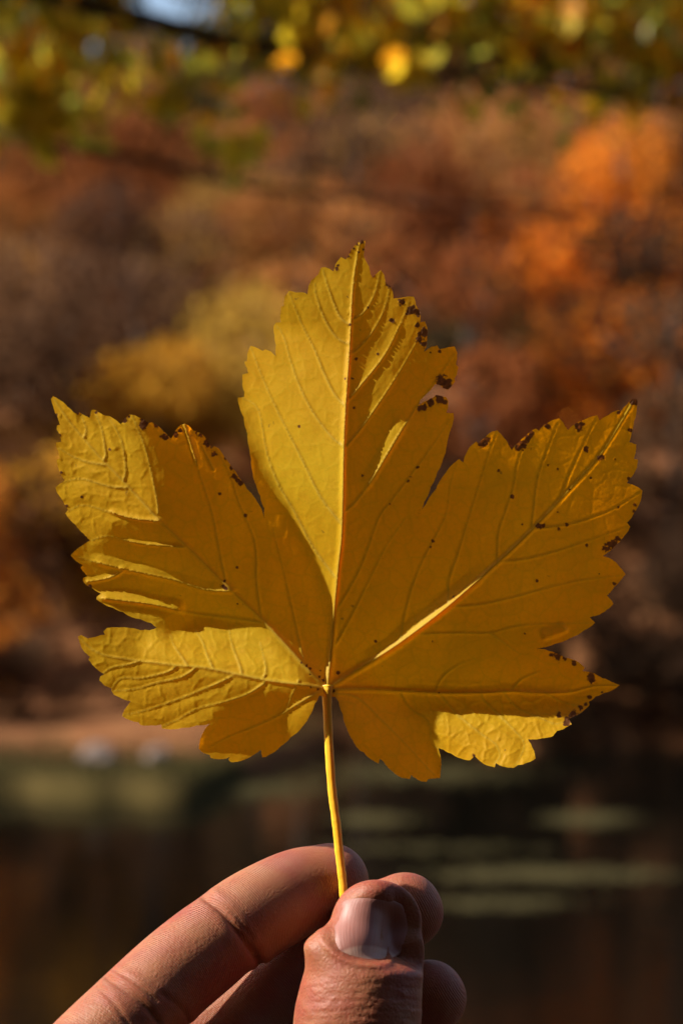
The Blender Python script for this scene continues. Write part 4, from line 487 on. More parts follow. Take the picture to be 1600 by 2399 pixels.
[10.5,7.6,4.7,2.0,-0.6,-2.9,-4.8,-6.1,-6.8,-6.8,-6.2,-5.2,-3.9,-2.4,-0.6,0.9,2.1,2.7,2.9,2.7,2.7,2.5,2.3,1.8,1.3,0.9,0.8,0.6,0.7,3.8,9.3,13.7,16.2,16.7,15.3,11.9,7.3,1.2,-6.6,-15.6,-25.4,-35.4,-45.3,-54.9,-63.3,-68.5,-66.6,-58.1,-49.5,-44.3,-40.8,-38.5,-36.8,-35.5,-34.1,-32.6,-30.9,-29.2,-27.3,-25.4,-23.7,-22.4,-22.1,-23.5,-27.4,-33.4,-40.2,-47.1,-53.8,-60.1,-66.1,-71.8,-77.4],
[9.3,6.5,3.8,1.2,-1.3,-3.5,-5.4,-6.8,-7.7,-8.1,-7.9,-7.2,-6.1,-4.6,-3.1,-1.9,-1.3,-1.5,-2.1,-2.8,-2.8,-3.1,-3.2,-3.4,-4.0,-4.6,-5.0,-5.0,-5.4,-3.2,1.5,5.9,9.3,11.3,11.8,10.7,8.1,3.7,-2.2,-9.7,-18.4,-27.9,-37.6,-47.3,-56.6,-64.7,-67.1,-60.1,-48.9,-40.1,-33.9,-29.6,-26.9,-24.9,-23.5,-22.1,-20.7,-19.1,-17.4,-15.7,-14.3,-13.6,-14.2,-16.8,-21.7,-27.9,-34.7,-41.7,-48.6,-55.4,-61.9,-68.3,-74.5],
[7.9,5.2,2.6,0.1,-2.3,-4.5,-6.4,-8.0,-9.1,-9.8,-10.0,-9.7,-8.9,-7.8,-6.7,-5.8,-5.5,-5.9,-6.8,-6.9,-6.7,-6.8,-6.9,-7.0,-7.2,-8.1,-9.5,-10.5,-10.9,-8.8,-5.4,-1.4,2.3,5.2,7.1,7.7,6.8,4.3,0.2,-5.6,-12.8,-21.3,-30.5,-40.1,-49.4,-59.1,-64.7,-62.2,-51.5,-39.8,-30.7,-23.6,-18.8,-15.4,-13.3,-11.6,-10.2,-8.8,-7.2,-6.1,-5.6,-5.7,-7.5,-11.4,-16.9,-23.2,-29.8,-36.7,-43.6,-50.5,-57.3,-64.1,-70.7],
[6.3,3.8,1.3,-1.2,-3.5,-5.7,-7.7,-9.4,-10.8,-11.8,-12.4,-12.5,-12.2,-11.5,-10.8,-10.1,-9.7,-9.6,-9.5,-8.7,-8.3,-8.4,-7.9,-6.7,-7.4,-10.0,-12.6,-14.2,-14.5,-13.4,-11.1,-8.0,-4.5,-1.2,1.5,3.3,3.8,3.0,0.7,-3.3,-8.9,-16.0,-24.2,-33.3,-42.5,-52.0,-60.8,-62.8,-54.1,-42.5,-30.9,-21.2,-13.7,-7.9,-4.1,-1.5,0.3,2.0,3.0,2.9,2.4,0.9,-2.3,-7.2,-12.9,-19.0,-25.4,-32.1,-38.8,-45.7,-52.6,-59.5,-66.4],
[4.7,2.2,-0.3,-2.6,-4.9,-7.1,-9.2,-11.1,-12.7,-14.0,-14.9,-15.4,-15.5,-15.3,-14.9,-14.3,-13.7,-13.2,-12.4,-11.3,-10.3,-9.2,-7.8,-7.3,-8.9,-11.6,-14.4,-16.5,-17.5,-17.4,-16.1,-13.9,-11.0,-7.8,-4.7,-2.1,-0.4,0.2,-0.6,-2.8,-6.6,-12.1,-19.1,-27.3,-36.1,-45.3,-55.5,-60.2,-55.6,-45.9,-34.0,-22.6,-12.3,-4.1,1.9,6.1,8.9,10.7,11.0,10.4,8.9,6.0,1.6,-3.7,-9.4,-15.3,-21.5,-27.8,-34.4,-41.1,-48.0,-54.9,-61.7],
[2.9,0.5,-1.9,-4.2,-6.4,-8.6,-10.8,-12.8,-14.6,-16.2,-17.4,-18.3,-18.9,-19.0,-18.9,-18.5,-17.9,-17.0,-15.9,-14.6,-13.1,-11.6,-10.3,-10.1,-11.3,-13.5,-16.0,-18.3,-20.0,-20.8,-20.6,-19.4,-17.2,-14.4,-11.2,-8.2,-5.6,-3.8,-3.1,-3.7,-5.8,-9.6,-15.1,-22.3,-30.6,-39.1,-49.5,-56.1,-55.5,-49.3,-39.2,-27.3,-15.5,-5.2,3.1,9.3,13.5,15.9,16.7,15.9,13.5,9.5,4.6,-0.7,-6.2,-12.0,-17.9,-24.0,-30.3,-36.8,-43.4,-50.2,-56.9],
[0.9,-1.4,-3.5,-5.7,-7.9,-10.1,-12.3,-14.5,-16.5,-18.3,-19.9,-21.2,-22.1,-22.7,-22.9,-22.6,-22.0,-21.1,-19.9,-18.4,-16.7,-15.1,-14.0,-13.5,-14.0,-15.4,-17.6,-20.0,-22.2,-23.9,-24.7,-24.5,-23.2,-20.9,-18.0,-14.7,-11.4,-8.6,-6.5,-5.6,-6.1,-8.5,-12.7,-18.2,-25.3,-33.6,-43.8,-51.5,-55.0,-53.0,-45.5,-34.4,-21.9,-9.8,0.8,9.1,15.1,18.7,20.2,19.4,16.4,12.2,7.3,2.0,-3.3,-8.8,-14.5,-20.3,-26.3,-32.6,-39.0,-45.6,-52.2],
[-7.3,-3.3,-5.1,-7.2,-9.4,-11.6,-13.8,-16.1,-18.3,-20.3,-22.3,-23.9,-25.3,-26.2,-26.7,-26.7,-26.2,-25.3,-24.0,-22.4,-20.6,-18.9,-17.7,-17.0,-16.7,-17.3,-19.0,-21.5,-24.3,-26.8,-28.7,-29.5,-29.1,-27.5,-24.8,-21.3,-17.4,-13.6,-10.3,-7.8,-6.8,-7.5,-10.3,-14.3,-20.0,-27.8,-37.7,-47.0,-54.7,-57.2,-52.7,-42.5,-29.5,-15.8,-3.1,7.4,15.3,20.4,22.9,22.2,18.9,14.6,9.8,4.7,-0.5,-5.7,-11.1,-16.7,-22.4,-28.4,-34.6,-41.0,-43.8]]
# ------------------------------------------------------------------ the maple leaf
HX0, HY0, HST = 100, 540, 20
HG = np.array(HDATA, dtype=float)
def hbase(X, Y):
    ny, nx = HG.shape
    fx = np.clip((X-HX0)/HST, 1, nx-2.001); fy = np.clip((Y-HY0)/HST, 1, ny-2.001); ix = fx.astype(int); iy = fy.astype(int); u = fx-ix; v = fy-iy
    def cr(a, b, c, d, t): return b + 0.5*t*(c-a + t*(2*a-5*b+4*c-d + t*(3*(b-c)+d-a)))
    rows = []
    for k in (-1, 0, 1, 2):
        jy = np.clip(iy+k, 0, ny-1)
        rows.append(cr(HG[jy, ix-1], HG[jy, ix], HG[jy, ix+1], HG[jy, np.clip(ix+2, 0, nx-1)], u))
    return cr(*rows, v)
def pinside(poly, X, Y):
    P = np.array(poly); n = len(P); r = np.zeros(X.shape, bool); j = n-1
    for i in range(n):
        xi, yi = P[i]; xj, yj = P[j]
        if yi != yj: r ^= ((yi > Y) != (yj > Y)) & (X < (xj-xi)*(Y-yi)/(yj-yi)+xi)
        j = i
    return r
def segd(P, X, Y):
    P = np.array(P); L = np.r_[0, np.cumsum(np.hypot(*np.diff(P, axis=0).T))]; best = np.full(X.shape, 1e9); t = np.zeros(X.shape)
    for i in range(len(P)-1):
        a, b = P[i], P[i+1]; v = b-a; l2 = v@v
        u = np.clip(((X-a[0])*v[0]+(Y-a[1])*v[1])/l2, 0, 1); dd = np.hypot(X-a[0]-u*v[0], Y-a[1]-u*v[1]); m = dd < best
        best = np.where(m, dd, best); t = np.where(m, (L[i]+u*np.sqrt(l2))/L[-1], t)
    return best, t
def build_leaf():
    root = empty('maple_leaf', unproj((766, 1620, 0)))
    tag(root, 'big yellow five-lobed maple leaf held upright by its stalk in front of the pond', 'leaf')
    # margin, resampled with slight irregularity
    B = []
    P = np.array(OUT)
    for i in range(len(P)):
        a = P[i]; b = P[(i+1) % len(P)]; L = np.hypot(*(b-a)); n = max(1, int(round(L/3.6))); nrm = np.array([-(b-a)[1], (b-a)[0]])/max(L, 1e-6)
        for k in range(n):
            t = k/n; bow = 0.05*L*4*t*(1-t) if L > 20 else 0
            B.append(a+(b-a)*t + nrm*(-bow + (random.uniform(-.5, .5) if k else 0)))
    B = np.array(B)
    st = 3.7; xs = np.arange(105, 1510, st); ys = np.arange(556, 1835, st*0.866)
    X, Y = np.meshgrid(xs, ys); X = X + (np.arange(len(ys)) % 2)[:, None]*st/2
    X = X.ravel() + RNG.uniform(-.35, .35, X.size); Y = Y.ravel() + RNG.uniform(-.35, .35, Y.size)
    m = pinside(B, X, Y); X = X[m]; Y = Y[m]
    # drop points too near the margin
    cell = {}
    for i, (bx, by) in enumerate(B): cell.setdefault((int(bx//8), int(by//8)), []).append(i)
    keep = np.ones(len(X), bool); cx = (X//8).astype(int); cy = (Y//8).astype(int)
    for i in range(len(X)):
        for a in (-1, 0, 1):
            for b in (-1, 0, 1):
                for j in cell.get((cx[i]+a, cy[i]+b), ()):
                    if (B[j, 0]-X[i])**2 + (B[j, 1]-Y[i])**2 < 4.5: keep[i] = False
    X = X[keep]; Y = Y[keep]
    # rows of points along every vein keep the ridges crisp
    vp = []; seen = set()
    for wd, ht, p in VE:
        q = smooth_line(p, 4); L = np.r_[0, np.cumsum(np.hypot(*np.diff(q, axis=0).T))]; s = np.arange(1.5, L[-1], 2.8)
        c = np.stack([np.interp(s, L, q[:, 0]), np.interp(s, L, q[:, 1])], 1); t = np.gradient(c, axis=0); t /= np.linalg.norm(t, axis=1)[:, None]+1e-9; nr = np.stack([-t[:, 1], t[:, 0]], 1)
        for off in ((0, 2.6, -2.6) if wd < 3 else (0, 2.8, -2.8, 5.8, -5.8)):
            for a in c+nr*off:
                k = (int(a[0]//1.9), int(a[1]//1.9))
                if not any((k[0]+i, k[1]+j) in seen for i in (-1, 0, 1) for j in (-1, 0, 1) if abs(i)+abs(j) < 2): seen.add(k); vp.append(a)
    vp = np.array(vp); vp = vp[pinside(B, vp[:, 0], vp[:, 1])]
    vp = np.array([a for a in vp if min([9.0]+[(B[j, 0]-a[0])**2+(B[j, 1]-a[1])**2 for i in (-1, 0, 1) for k in (-1, 0, 1) for j in cell.get((int(a[0]//8)+i, int(a[1]//8)+k), ())]) > 2.2])
    occ = {}
    for a in vp: occ.setdefault((int(a[0]//4), int(a[1]//4)), []).append(a)
    kp = np.array([all((v[0]-x)**2+(v[1]-y)**2 > 5.0 for i in (-1, 0, 1) for j in (-1, 0, 1) for v in occ.get((int(x//4)+i, int(y//4)+j), ())) for x, y in zip(X, Y)])
    X = np.r_[X[kp], vp[:, 0]]; Y = np.r_[Y[kp], vp[:, 1]]
    pts = [Vector(p) for p in B] + [Vector(p) for p in zip(X, Y)]
    nb = len(B)
    r = delaunay_2d_cdt(pts, [(i, (i+1) % nb) for i in range(nb)], [list(range(nb))], 1, 1e-5)
    V = np.array([tuple(p) for p in r[0]]); F = [tuple(f) for f in r[2]]
    X, Y = V[:, 0], V[:, 1]
    H = hbase(X, Y)
    dv = np.full(X.shape, 1e9); vein = np.zeros(X.shape); ridge = np.zeros(X.shape)
    for wd, ht, p in VE:
        p = smooth_line(p, 4)
        lo = p.min(0)-60; hi = p.max(0)+60; m = np.where((X > lo[0]) & (X < hi[0]) & (Y > lo[1]) & (Y < hi[1]))[0]
        D, t = segd(p, X[m], Y[m]); s = wd*(1-0.62*t)*1.15
        g = np.exp(-(D/s)**2); ridge[m] = np.maximum(ridge[m], ht*(1-0.72*t)*g); vein[m] = np.maximum(vein[m], g*(1.0 if wd > 2.5 else 0.62)*(1-0.35*t))
        dv[m] = np.minimum(dv[m], D)
    # blade rises towards some of the stout veins on their upper-left side
    for p, wd, A, t0, t1 in RAMP:
        p = smooth_line(p, 4); D, t = segd(p, X, Y); e = p[-1]-p[0]
        j = np.clip(np.searchsorted(np.linspace(0, 1, len(p)), t)-1, 0, len(p)-2); e = p[j+1]-p[j]; sd = e[:, 0]*(Y-p[j, 1])-e[:, 1]*(X-p[j, 0]); 
        if (p[-1]-p[0])[0] < 0: sd = -sd
        ww = wd*(1+0.15*vnoise(X, Y, 60, 61, 1)); k = sstep(t0-.06, t0+.03, t)*(1-sstep(t1-.1, t1+.03, t))
        up = sd < 0
        H = H + A*k*np.where(up, np.clip(1-D/ww, 0, 1), np.clip(1-D/(wd*.35), 0, 1))
    # net of fine veins: jittered cells
    def cells(X, Y, sz, seed):
        wx = X+vnoise(X, Y, 40, seed)*10; wy = Y+vnoise(X, Y, 40, seed+5)*10
        cx = np.floor(wx/sz).astype(int); cy = np.floor(wy/sz).astype(int); f1 = np.full(X.shape, 1e9); f2 = f1.copy()
        for a in (-1, 0, 1):
            for b in (-1, 0, 1):
                qx = cx+a; qy = cy+b
                h1 = np.modf(np.sin(qx*127.1+qy*311.7+seed)*43758.5)[0]; h2 = np.modf(np.sin(qx*269.5+qy*183.3+seed)*43758.5)[0]
                d = np.hypot((qx+.5+h1*.42)*sz-wx, (qy+.5+h2*.42)*sz-wy)
                n2 = np.minimum(np.maximum(d, f1), f2); f1 = np.minimum(f1, d); f2 = n2
        return f2-f1
    e1 = cells(X, Y, 42, 3); net = np.exp(-(e1/4.0)**2); e2 = cells(X, Y, 17, 11); net2 = np.exp(-(e2/3.0)**2)
    blur = lambda poly, q: sum(pinside(poly, X+dx, Y+dy) for dx in (-q, 0, q) for dy in (-q, 0, q))/9
    rough = 0.22 + 0.72*blur(RG1, 34) + 0.36*blur(RG2, 40) + 0.28*blur(RG3, 30)
    pil = (1-np.exp(-dv/16))
    H = H + ridge*1.3 + rough*(pil*5.0 - 0) + rough*net*1.9*sstep(3, 14, dv) + rough*net2*0.8 + rough*vnoise(X, Y, 30, 4, 2)*2.0 + vnoise(X, Y, 90, 9, 2)*2.0
    # curled teeth and rolled rim
    db = np.full(X.shape, 1e9)
    for i in range(0, nb, 2): db = np.minimum(db, (X-B[i, 0])**2+(Y-B[i, 1])**2) if False else db
    BB = B[::2]
    for s0 in range(0, len(X), 4000):
        q = slice(s0, s0+4000); db[q] = np.sqrt(((X[q, None]-BB[None, :, 0])**2+(Y[q, None]-BB[None, :, 1])**2).min(1))
    H = H + np.exp(-db/7)*5*(0.35+0.65*vnoise(X, Y, 70, 21, 1))*rough
    # dead patches
    rust = np.zeros(X.shape); nn = vnoise(X, Y, 14, 31, 3); n3 = vnoise(X, Y, 5, 33, 2)
    for sx, sy, sr in SPOTS:
        m = np.where((abs(X-sx) < 45) & (abs(Y-sy) < 45))[0]
        D = np.hypot(X[m]-sx, Y[m]-sy); rr = max(sr, 1.6)*(0.95+0.9*nn[m]+0.7*n3[m])
        rust[m] = np.maximum(rust[m], np.clip(1.35-D/(rr*1.25+1.2), 0, 1))
    H = H + sstep(.4, .9, rust)*n3*4
    rim = np.exp(-db/4.0)*sstep(0.0, 0.5, vnoise(X, Y, 60, 51, 2)); rust = np.maximum(rust, rim*0.45)
    V3 = unproj(np.stack([X, Y, H], -1)) - np.array(root.location)
    M = leaf_material()
    # keep the winding towards the lens
    ff = []
    for f in F:
        if len(f) < 3: continue
        a, b, c = f[:3]; ar = (X[b]-X[a])*(Y[c]-Y[a])-(X[c]-X[a])*(Y[b]-Y[a]); ff.append(f if ar < 0 else tuple(reversed(f)))
    o = link_mesh('blade', V3, ff, M, root)
    attr(o, 'vein', vein); attr(o, 'rust', rust); attr(o, 'net', np.maximum(net*0.8, net2*0.35)); attr(o, 'rough', rough); attr(o, 'px', X/1600); attr(o, 'py', Y/1600)
    attr(o, 'dv', np.clip(dv/40, 0, 1))
    # stalk
    P = smooth_line([(766, 1604, 2), (766, 1622, 4), (767, 1665, 6), (771, 1750, 8), (778, 1850, 8), (788, 1930, 6), (795, 2000, 3), (802, 2060, 1), (806, 2110, 1), (812, 2170, -2)], 8)
    n = len(P); vs = []; fs = []; K = 20
    for i, p in enumerate(P):
        t = i/(n-1); r = 10.6+3.6*math.exp(-((p[1]-1612)/22)**2)-0.6*t+0.5*math.sin(i*1.3)*math.sin(i*.37)
        if i == 0: r *= 0.45
        for k in range(K):
            a = 2*math.pi*k/K; groove = 1-0.10*math.exp(-((a-math.pi*0.62)/0.35)**2)
            vs.append((p[0]+math.cos(a)*r*groove, p[1], p[2]+math.sin(a)*r*groove))
    for i in range(n-1):
        for k in range(K): fs.append((i*K+k, i*K+(k+1) % K, (i+1)*K+(k+1) % K, (i+1)*K+k))
    fs.append(tuple(range(K))); fs.append(tuple(reversed([(n-1)*K+k for k in range(K)])))
    s = link_mesh('stalk', unproj(np.array(vs)) - np.array(root.location), fs, stalk_material(), root)
    return root
def leaf_material():
    M = Mat('yellow_leaf'); g = M.n('ShaderNodeNewGeometry'); P = M.n('ShaderNodeTexCoord').outputs['Object']
    vein = M.attr('vein'); rust = M.attr('rust'); net = M.attr('net'); rgh = M.attr('rough'); dv = M.attr('dv')
    n1 = M.noise(28, 3, .5, P).outputs['Fac']; n2 = M.noise(260, 3, .6, P).outputs['Fac']; n3 = M.noise(1500, 2, .6, P).outputs['Fac']
    base = M.mix(M.ramp(n1, [(.35, 0.0), (.68, 1.0)]), (0.90, 0.60, 0.022), (0.90, 0.47, 0.010))
    base = M.mix(M.math('MULTIPLY', M.ramp(n2, [(.5, 0.0), (.75, 1.0)]), .5), base, (0.82, 0.44, 0.02))
    base = M.mix(M.math('MULTIPLY', vein, .55), base, (0.78, 0.60, 0.10))
    # brown specks
    sp = M.noise(420, 2, .5, P).outputs['Fac']; spk = M.math('MULTIPLY', M.ramp(sp, [(.74, 0.0), (.80, 1.0)]), 0.5)
    rc = M.ramp(M.noise(300, 4, .65, P).outputs['Fac'], [(.3, (0.11, 0.038, 0.013)), (.55, (0.24, 0.09, 0.03)), (.75, (0.42, 0.21, 0.10))])
    rn = M.math('ADD', rust, M.math('MULTIPLY', M.math('SUBTRACT', M.noise(900, 3, .7, P).outputs['Fac'], .5), 1.1))
    base = M.mix(M.math('MULTIPLY', M.ramp(rn, [(.12, 0.0), (.5, 1.0)]), .55), base, (0.55, 0.22, 0.02))
    rf = M.math('MAXIMUM', M.ramp(rn, [(.42, 0.0), (.62, 1.0)]), spk)
    base = M.mix(rf, base, rc)
    tr = M.mix(M.ramp(n1, [(.35, 0.0), (.68, 1.0)]), (0.97, 0.32, 0.001), (0.96, 0.255, 0.0005))
    # veins let less light through, greener
    tr = M.mix(M.math('MULTIPLY', vein, .5), tr, (0.5, 0.22, 0.002))
    tr = M.mix(M.math('MULTIPLY', M.ramp(M.noise(55, 4, .65, P).outputs['Fac'], [(.48, 0.0), (.66, 1.0)]), .45), tr, (0.62, 0.27, 0.002))
    tr = M.mix(M.math('MULTIPLY', net, .45), tr, (0.55, 0.22, 0.002))
    tr = M.mix(M.math('MULTIPLY', M.ramp(n3, [(.45, 0.0), (.7, 1.0)]), .25), tr, (0.62, 0.18, 0.001))
    tr = M.mix(M.math('MULTIPLY', M.ramp(rn, [(.12, 0.0), (.5, 1.0)]), .5), tr, (0.5, 0.13, 0.002))
    tr = M.mix(rf, tr, (0.15, 0.04, 0.008))
    M.l(base, M.b.inputs['Base Color']); M.b.inputs['Roughness'].default_value = 0.52; M.b.inputs['Specular IOR Level'].default_value = 0.22
    h = M.math('ADD', M.math('MULTIPLY', n2, .6), M.math('MULTIPLY', n3, .25))
    bp = M.n('ShaderNodeBump'); bp.inputs['Strength'].default_value = 0.5; bp.inputs['Distance'].default_value = 0.00025
    M.l(h, bp.inputs['Height']); M.l(bp.outputs[0], M.b.inputs['Normal'])
    T = M.n('ShaderNodeBsdfTranslucent'); M.l(tr, T.inputs['Color']); M.l(bp.outputs[0], T.inputs['Normal'])
    mx = M.n('ShaderNodeMixShader'); mx.inputs[0].default_value = 0.64
    M.l(M.b.outputs[0], mx.inputs[1]); M.l(T.outputs[0], mx.inputs[2]); M.l(mx.outputs[0], M.out.inputs['Surface'])
    return M.m
def stalk_material():
    M = Mat('leaf_stalk'); P = M.n('ShaderNodeTexCoord').outputs['Object']
    n = M.noise(120, 3, .6, P).outputs['Fac']; c = M.mix(n, (0.88, 0.41, 0.012), (0.86, 0.53, 0.04))
    sp = M.ramp(M.noise(330, 2, .5, P).outputs['Fac'], [(.72, 0.0), (.76, 1.0)]); c = M.mix(sp, c, (0.25, 0.06, 0.01))
    M.l(c, M.b.inputs['Base Color']); M.b.inputs['Roughness'].default_value = 0.42
    M.b.inputs['Subsurface Weight'].default_value = 0.35; M.b.inputs['Subsurface Radius'].default_value = (1.0, 0.55, 0.08); M.b.inputs['Subsurface Scale'].default_value = 0.002
    bp = M.n('ShaderNodeBump'); bp.inputs['Strength'].default_value = 0.5; bp.inputs['Distance'].default_value = 0.0002
    M.l(M.noise(900, 3, .6, P).outputs['Fac'], bp.inputs['Height']); M.l(bp.outputs[0], M.b.inputs['Normal'])
    return M.m
build_leaf()
# ------------------------------------------------------------------ the hand
def resample(pts, n):
    P = np.array(pts, float); Q = smooth_line(P, 10); L = np.r_[0, np.cumsum(np.linalg.norm(np.diff(Q[:, :3], axis=0), axis=1))]
    s = np.linspace(0, L[-1], n); return np.stack([np.interp(s, L, Q[:, k]) for k in range(Q.shape[1])], 1), L[-1]
def loft(pts, fl=0.9, K=40, tip=True, up=(0, 0, 1)):
    """pts: rows (x, y, h, r); returns closed tube verts (tracing units) with a rounded tip at row 0"""
    C, L = resample(pts, max(12, int(np.sum(np.linalg.norm(np.diff(np.array(pts)[:, :3], axis=0), axis=1))/14)))
    P = C[:, :3]; R = C[:, 3].copy(); n = len(P); up = np.array(up, float)
    T = np.gradient(P, axis=0); T /= np.linalg.norm(T, axis=1)[:, None]
    rings = []
    if tip:      # half-ellipsoid cap
        for a in np.linspace(88, 8, 11):
            a = math.radians(a); rings.append((P[0]-T[0]*R[0]*math.sin(a)*1.0, T[0], R[0]*math.cos(a)**0.9))
    for i in range(n): rings.append((P[i], T[i], R[i]))
    vs = []; fs = []
    for c, t, r in rings:
        side = np.cross(up, t); side /= np.linalg.norm(side); nn = np.cross(t, side)
        for k in range(K):
            a = 2*math.pi*k/K; vs.append(c+side*math.cos(a)*r+nn*math.sin(a)*r*fl)
    m = len(rings)
    for i in range(m-1):
        for k in range(K): fs.append((i*K+k, (i+1)*K+k, (i+1)*K+(k+1) % K, i*K+(k+1) % K))
    fs.append(tuple(range(K))); fs.append(tuple(reversed([(m-1)*K+k for k in range(K)])))
    return np.array(vs), fs
FING = {
 'index': [(772, 2068, -98, 92), (700, 2090, -70, 102), (620, 2132, -20, 108), (560, 2168, 20, 108), (528, 2188, 38, 104), (480, 2226, 72, 108), (400, 2293, 125, 110), (300, 2388, 190, 112), (232, 2450, 232, 111), (170, 2520, 255, 116), (60, 2660, 270, 120), (-60, 2840, 240, 132), (-160, 3020, 160, 150)],
 'middle': [(946, 2137, -212, 92), (870, 2175, -210, 100), (760, 2240, -190, 104), (640, 2330, -150, 106), (500, 2440, -90, 108), (380, 2540, -20, 112), (200, 2720, 50, 122), (40, 2920, 60, 140), (-60, 3100, -60, 155)],
 'ring': [(1002, 2340, -215, 90), (930, 2385, -220, 98), (820, 2450, -200, 104), (690, 2540, -170, 106), (560, 2640, -120, 110), (420, 2760, -70, 116), (240, 2930, -30, 128), (90, 3100, -80, 148)],
 'little': [(990, 2530, -190, 76), (920, 2575, -215, 82), (820, 2640, -240, 86), (720, 2720, -240, 90), (600, 2830, -200, 95), (450, 2970, -140, 108), (300, 3120, -80, 130)],
 'thumb': [(882, 2170, 112, 108), (874, 2215, 122, 125), (861, 2260, 131, 135), (848, 2320, 140, 143), (838, 2390, 150, 150), (828, 2470, 160, 146), (815, 2570, 170, 150), (790, 2700, 175, 160), (740, 2880, 160, 180), (640, 3080, 150, 220), (520, 3250, 90, 240)],
}
def build_hand():
    V = []; F = []; off = 0
    def addm(v, f):
        nonlocal off
        V.append(v); F.extend([tuple(i+off for i in q) for q in f]); off += len(v)
    for k, p in FING.items(): addm(*loft(p, 0.86 if k == 'thumb' else 0.95))
    # palm and wrist out of the frame below
    addm(*loft([(-60, 3060, -40, 170), (120, 3200, -20, 200), (300, 3380, 10, 230), (420, 3560, 20, 240)], 0.7))
    addm(*loft([(180, 3050, -60, 190), (300, 3250, -30, 240), (420, 3500, 20, 260), (480, 3700, 60, 250)], 0.62))
    addm(*loft([(440, 3140, 20, 200), (430, 3350, 30, 260), (450, 3560, 40, 270), (500, 3760, 80, 250)], 0.62))
    addm(*loft([(440, 3450, 20, 240), (480, 3700, 60, 270), (510, 3900, 110, 255), (560, 4200, 220, 280), (640, 4700, 450, 320), (740, 5300, 750, 370), (850, 6000, 1100, 420)], 0.78))
    V = np.vstack(V)
    # true-size box around the pinch
    o = link_mesh('hand', unproj(V), F)
    md = o.modifiers.new('r', 'REMESH'); md.mode = 'VOXEL'; md.voxel_size = 0.00055; md.use_smooth_shade = True
    ms = o.modifiers.new('s', 'SMOOTH'); ms.factor = 0.5; ms.iterations = 6
    dg = bpy.context.evaluated_depsgraph_get(); me = bpy.data.meshes.new_from_object(o.evaluated_get(dg))
    o.modifiers.clear(); old = o.data; o.data = me; bpy.data.meshes.remove(old); me.name = 'hand'
    n = len(me.vertices); co = np.zeros(n*3); me.vertices.foreach_get('co', co); co = co.reshape(-1, 3)
    no = np.zeros(n*3); me.vertices.foreach_get('normal', no); no = no.reshape(-1, 3)
    dep = co[:, 1]; X = co[:, 0]/(KPX*dep)+800; Y = 1199.5-(co[:, 2]-EYE)/(KPX*dep); H = (SD-dep)/1e-4
    front = sstep(-0.1, 0.25, -no[:, 1])
    P3 = np.stack([X, Y, H], -1)
    # which finger, and how far along it
    best = np.full(n, 1e9); along = np.zeros(n); isth = np.zeros(n); isin = np.zeros(n)
    for k, p in FING.items():
        C, L = resample(p, 90)
        for s0 in range(0, n, 20000):
            q = slice(s0, s0+20000); d2 = ((P3[q, None, :]-C[None, :, :3])**2).sum(2)-C[None, :, 3]**2; j = d2.argmin(1); dm = d2.min(1)
            # project on the segment for a smooth coordinate
            j2 = np.clip(j, 1, 88); tv = C[j2+1, :3]-C[j2-1, :3]; ln = np.linalg.norm(tv, axis=1); tv /= ln[:, None]
            al = j2/89*L + ((P3[q]-C[j2, :3])*tv).sum(1)
            mm = dm < best[q]; bq = best[q]; aq = along[q]; tq = isth[q]
            bq[mm] = dm[mm]; aq[mm] = al[mm]; tq[mm] = 1.0 if k == 'thumb' else 0.0; iq = isin[q]; iq[mm] = 1.0 if k == 'index' else 0.0; isin[q] = iq
            best[q] = bq; along[q] = aq; isth[q] = tq
    nt_ = 1-isth; D = np.zeros(n)
    def crease(pts, wd, dp, mask):
        nonlocal D
        d, t = segd(smooth_line(pts, 4), X, Y); f = sstep(0, .12, t)*0+1
        D -= dp*np.exp(-(d/wd)**2)*mask*f; D += dp*0.35*np.exp(-((d-wd*3)/(wd*2.2))**2)*mask
    m = front*isin
    crease([(462, 2092), (520, 2136), (566, 2196), (612, 2262), (640, 2320)], 7, 9, m)
    crease([(478, 2085), (545, 2140), (590, 2200)], 4, 3, m)
    crease([(236, 2280), (285, 2315), (335, 2352), (370, 2395)], 6, 6, m)
    crease([(255, 2268), (310, 2300), (365, 2345)], 4, 4, m); crease([(215, 2300), (262, 2345), (300, 2400)], 4, 3, m)
    crease([(380, 2330), (430, 2370), (450, 2420)], 5, 3, m)
    # thumb: skin folds over the joint, nail bed, cuticle
    mt = front*isth
    for y0, dp in ((2292, 1.5), (2312, 2.2), (2336, 3.0), (2352, 2.4), (2372, 3.4), (2390, 3.2), (2412, 3.6), (2432, 2.6), (2470, 3)):
        w_ = vnoise(X, Y, 60, int(y0), 2)*9; yy = y0 - 16*np.cos((X-835)/150*1.4) + w_ + 12
        D -= 0.75*dp*np.exp(-((Y-yy)/4.2)**2)*mt*sstep(690, 740, X)*(0.6+0.4*vnoise(X, Y, 50, int(y0)+3, 1))
    D += vnoise(X, Y, 22, 77, 2)*mt*sstep(2250, 2330, Y)*1.6
    nd = nail_dist(X, Y)         # <0 inside the nail outline
    ins = 1-sstep(-6, 4, nd); D -= 4*ins*mt
    prox = sstep(2175, 2225, Y); D += (7*np.exp(-((nd-9)/7)**2)*prox + 2*np.exp(-((nd-8)/6)**2)*(1-prox)*sstep(2120, 2160, Y))*mt
    D -= np.clip(X-785, -40, 230)*0.42*mt*(1-sstep(2225, 2290, Y))*sstep(2060, 2110, Y)
    D += 10*np.exp(-(((X-738)/20)**2+((Y-2222)/24)**2))*mt
    co += no*(D*1e-4)[:, None]
    me.vertices.foreach_set('co', co.ravel()); me.update()
    attr(o, 'along', along*1e-4*1000); attr(o, 'thumb', isth)
    attr(o, 'pad', (1-isth)*sstep(0, .3, -no[:, 1]))
    me.materials.append(skin_material())
    tag(o, 'left hand of a person pinching the leaf stalk between thumb and index finger', 'hand')
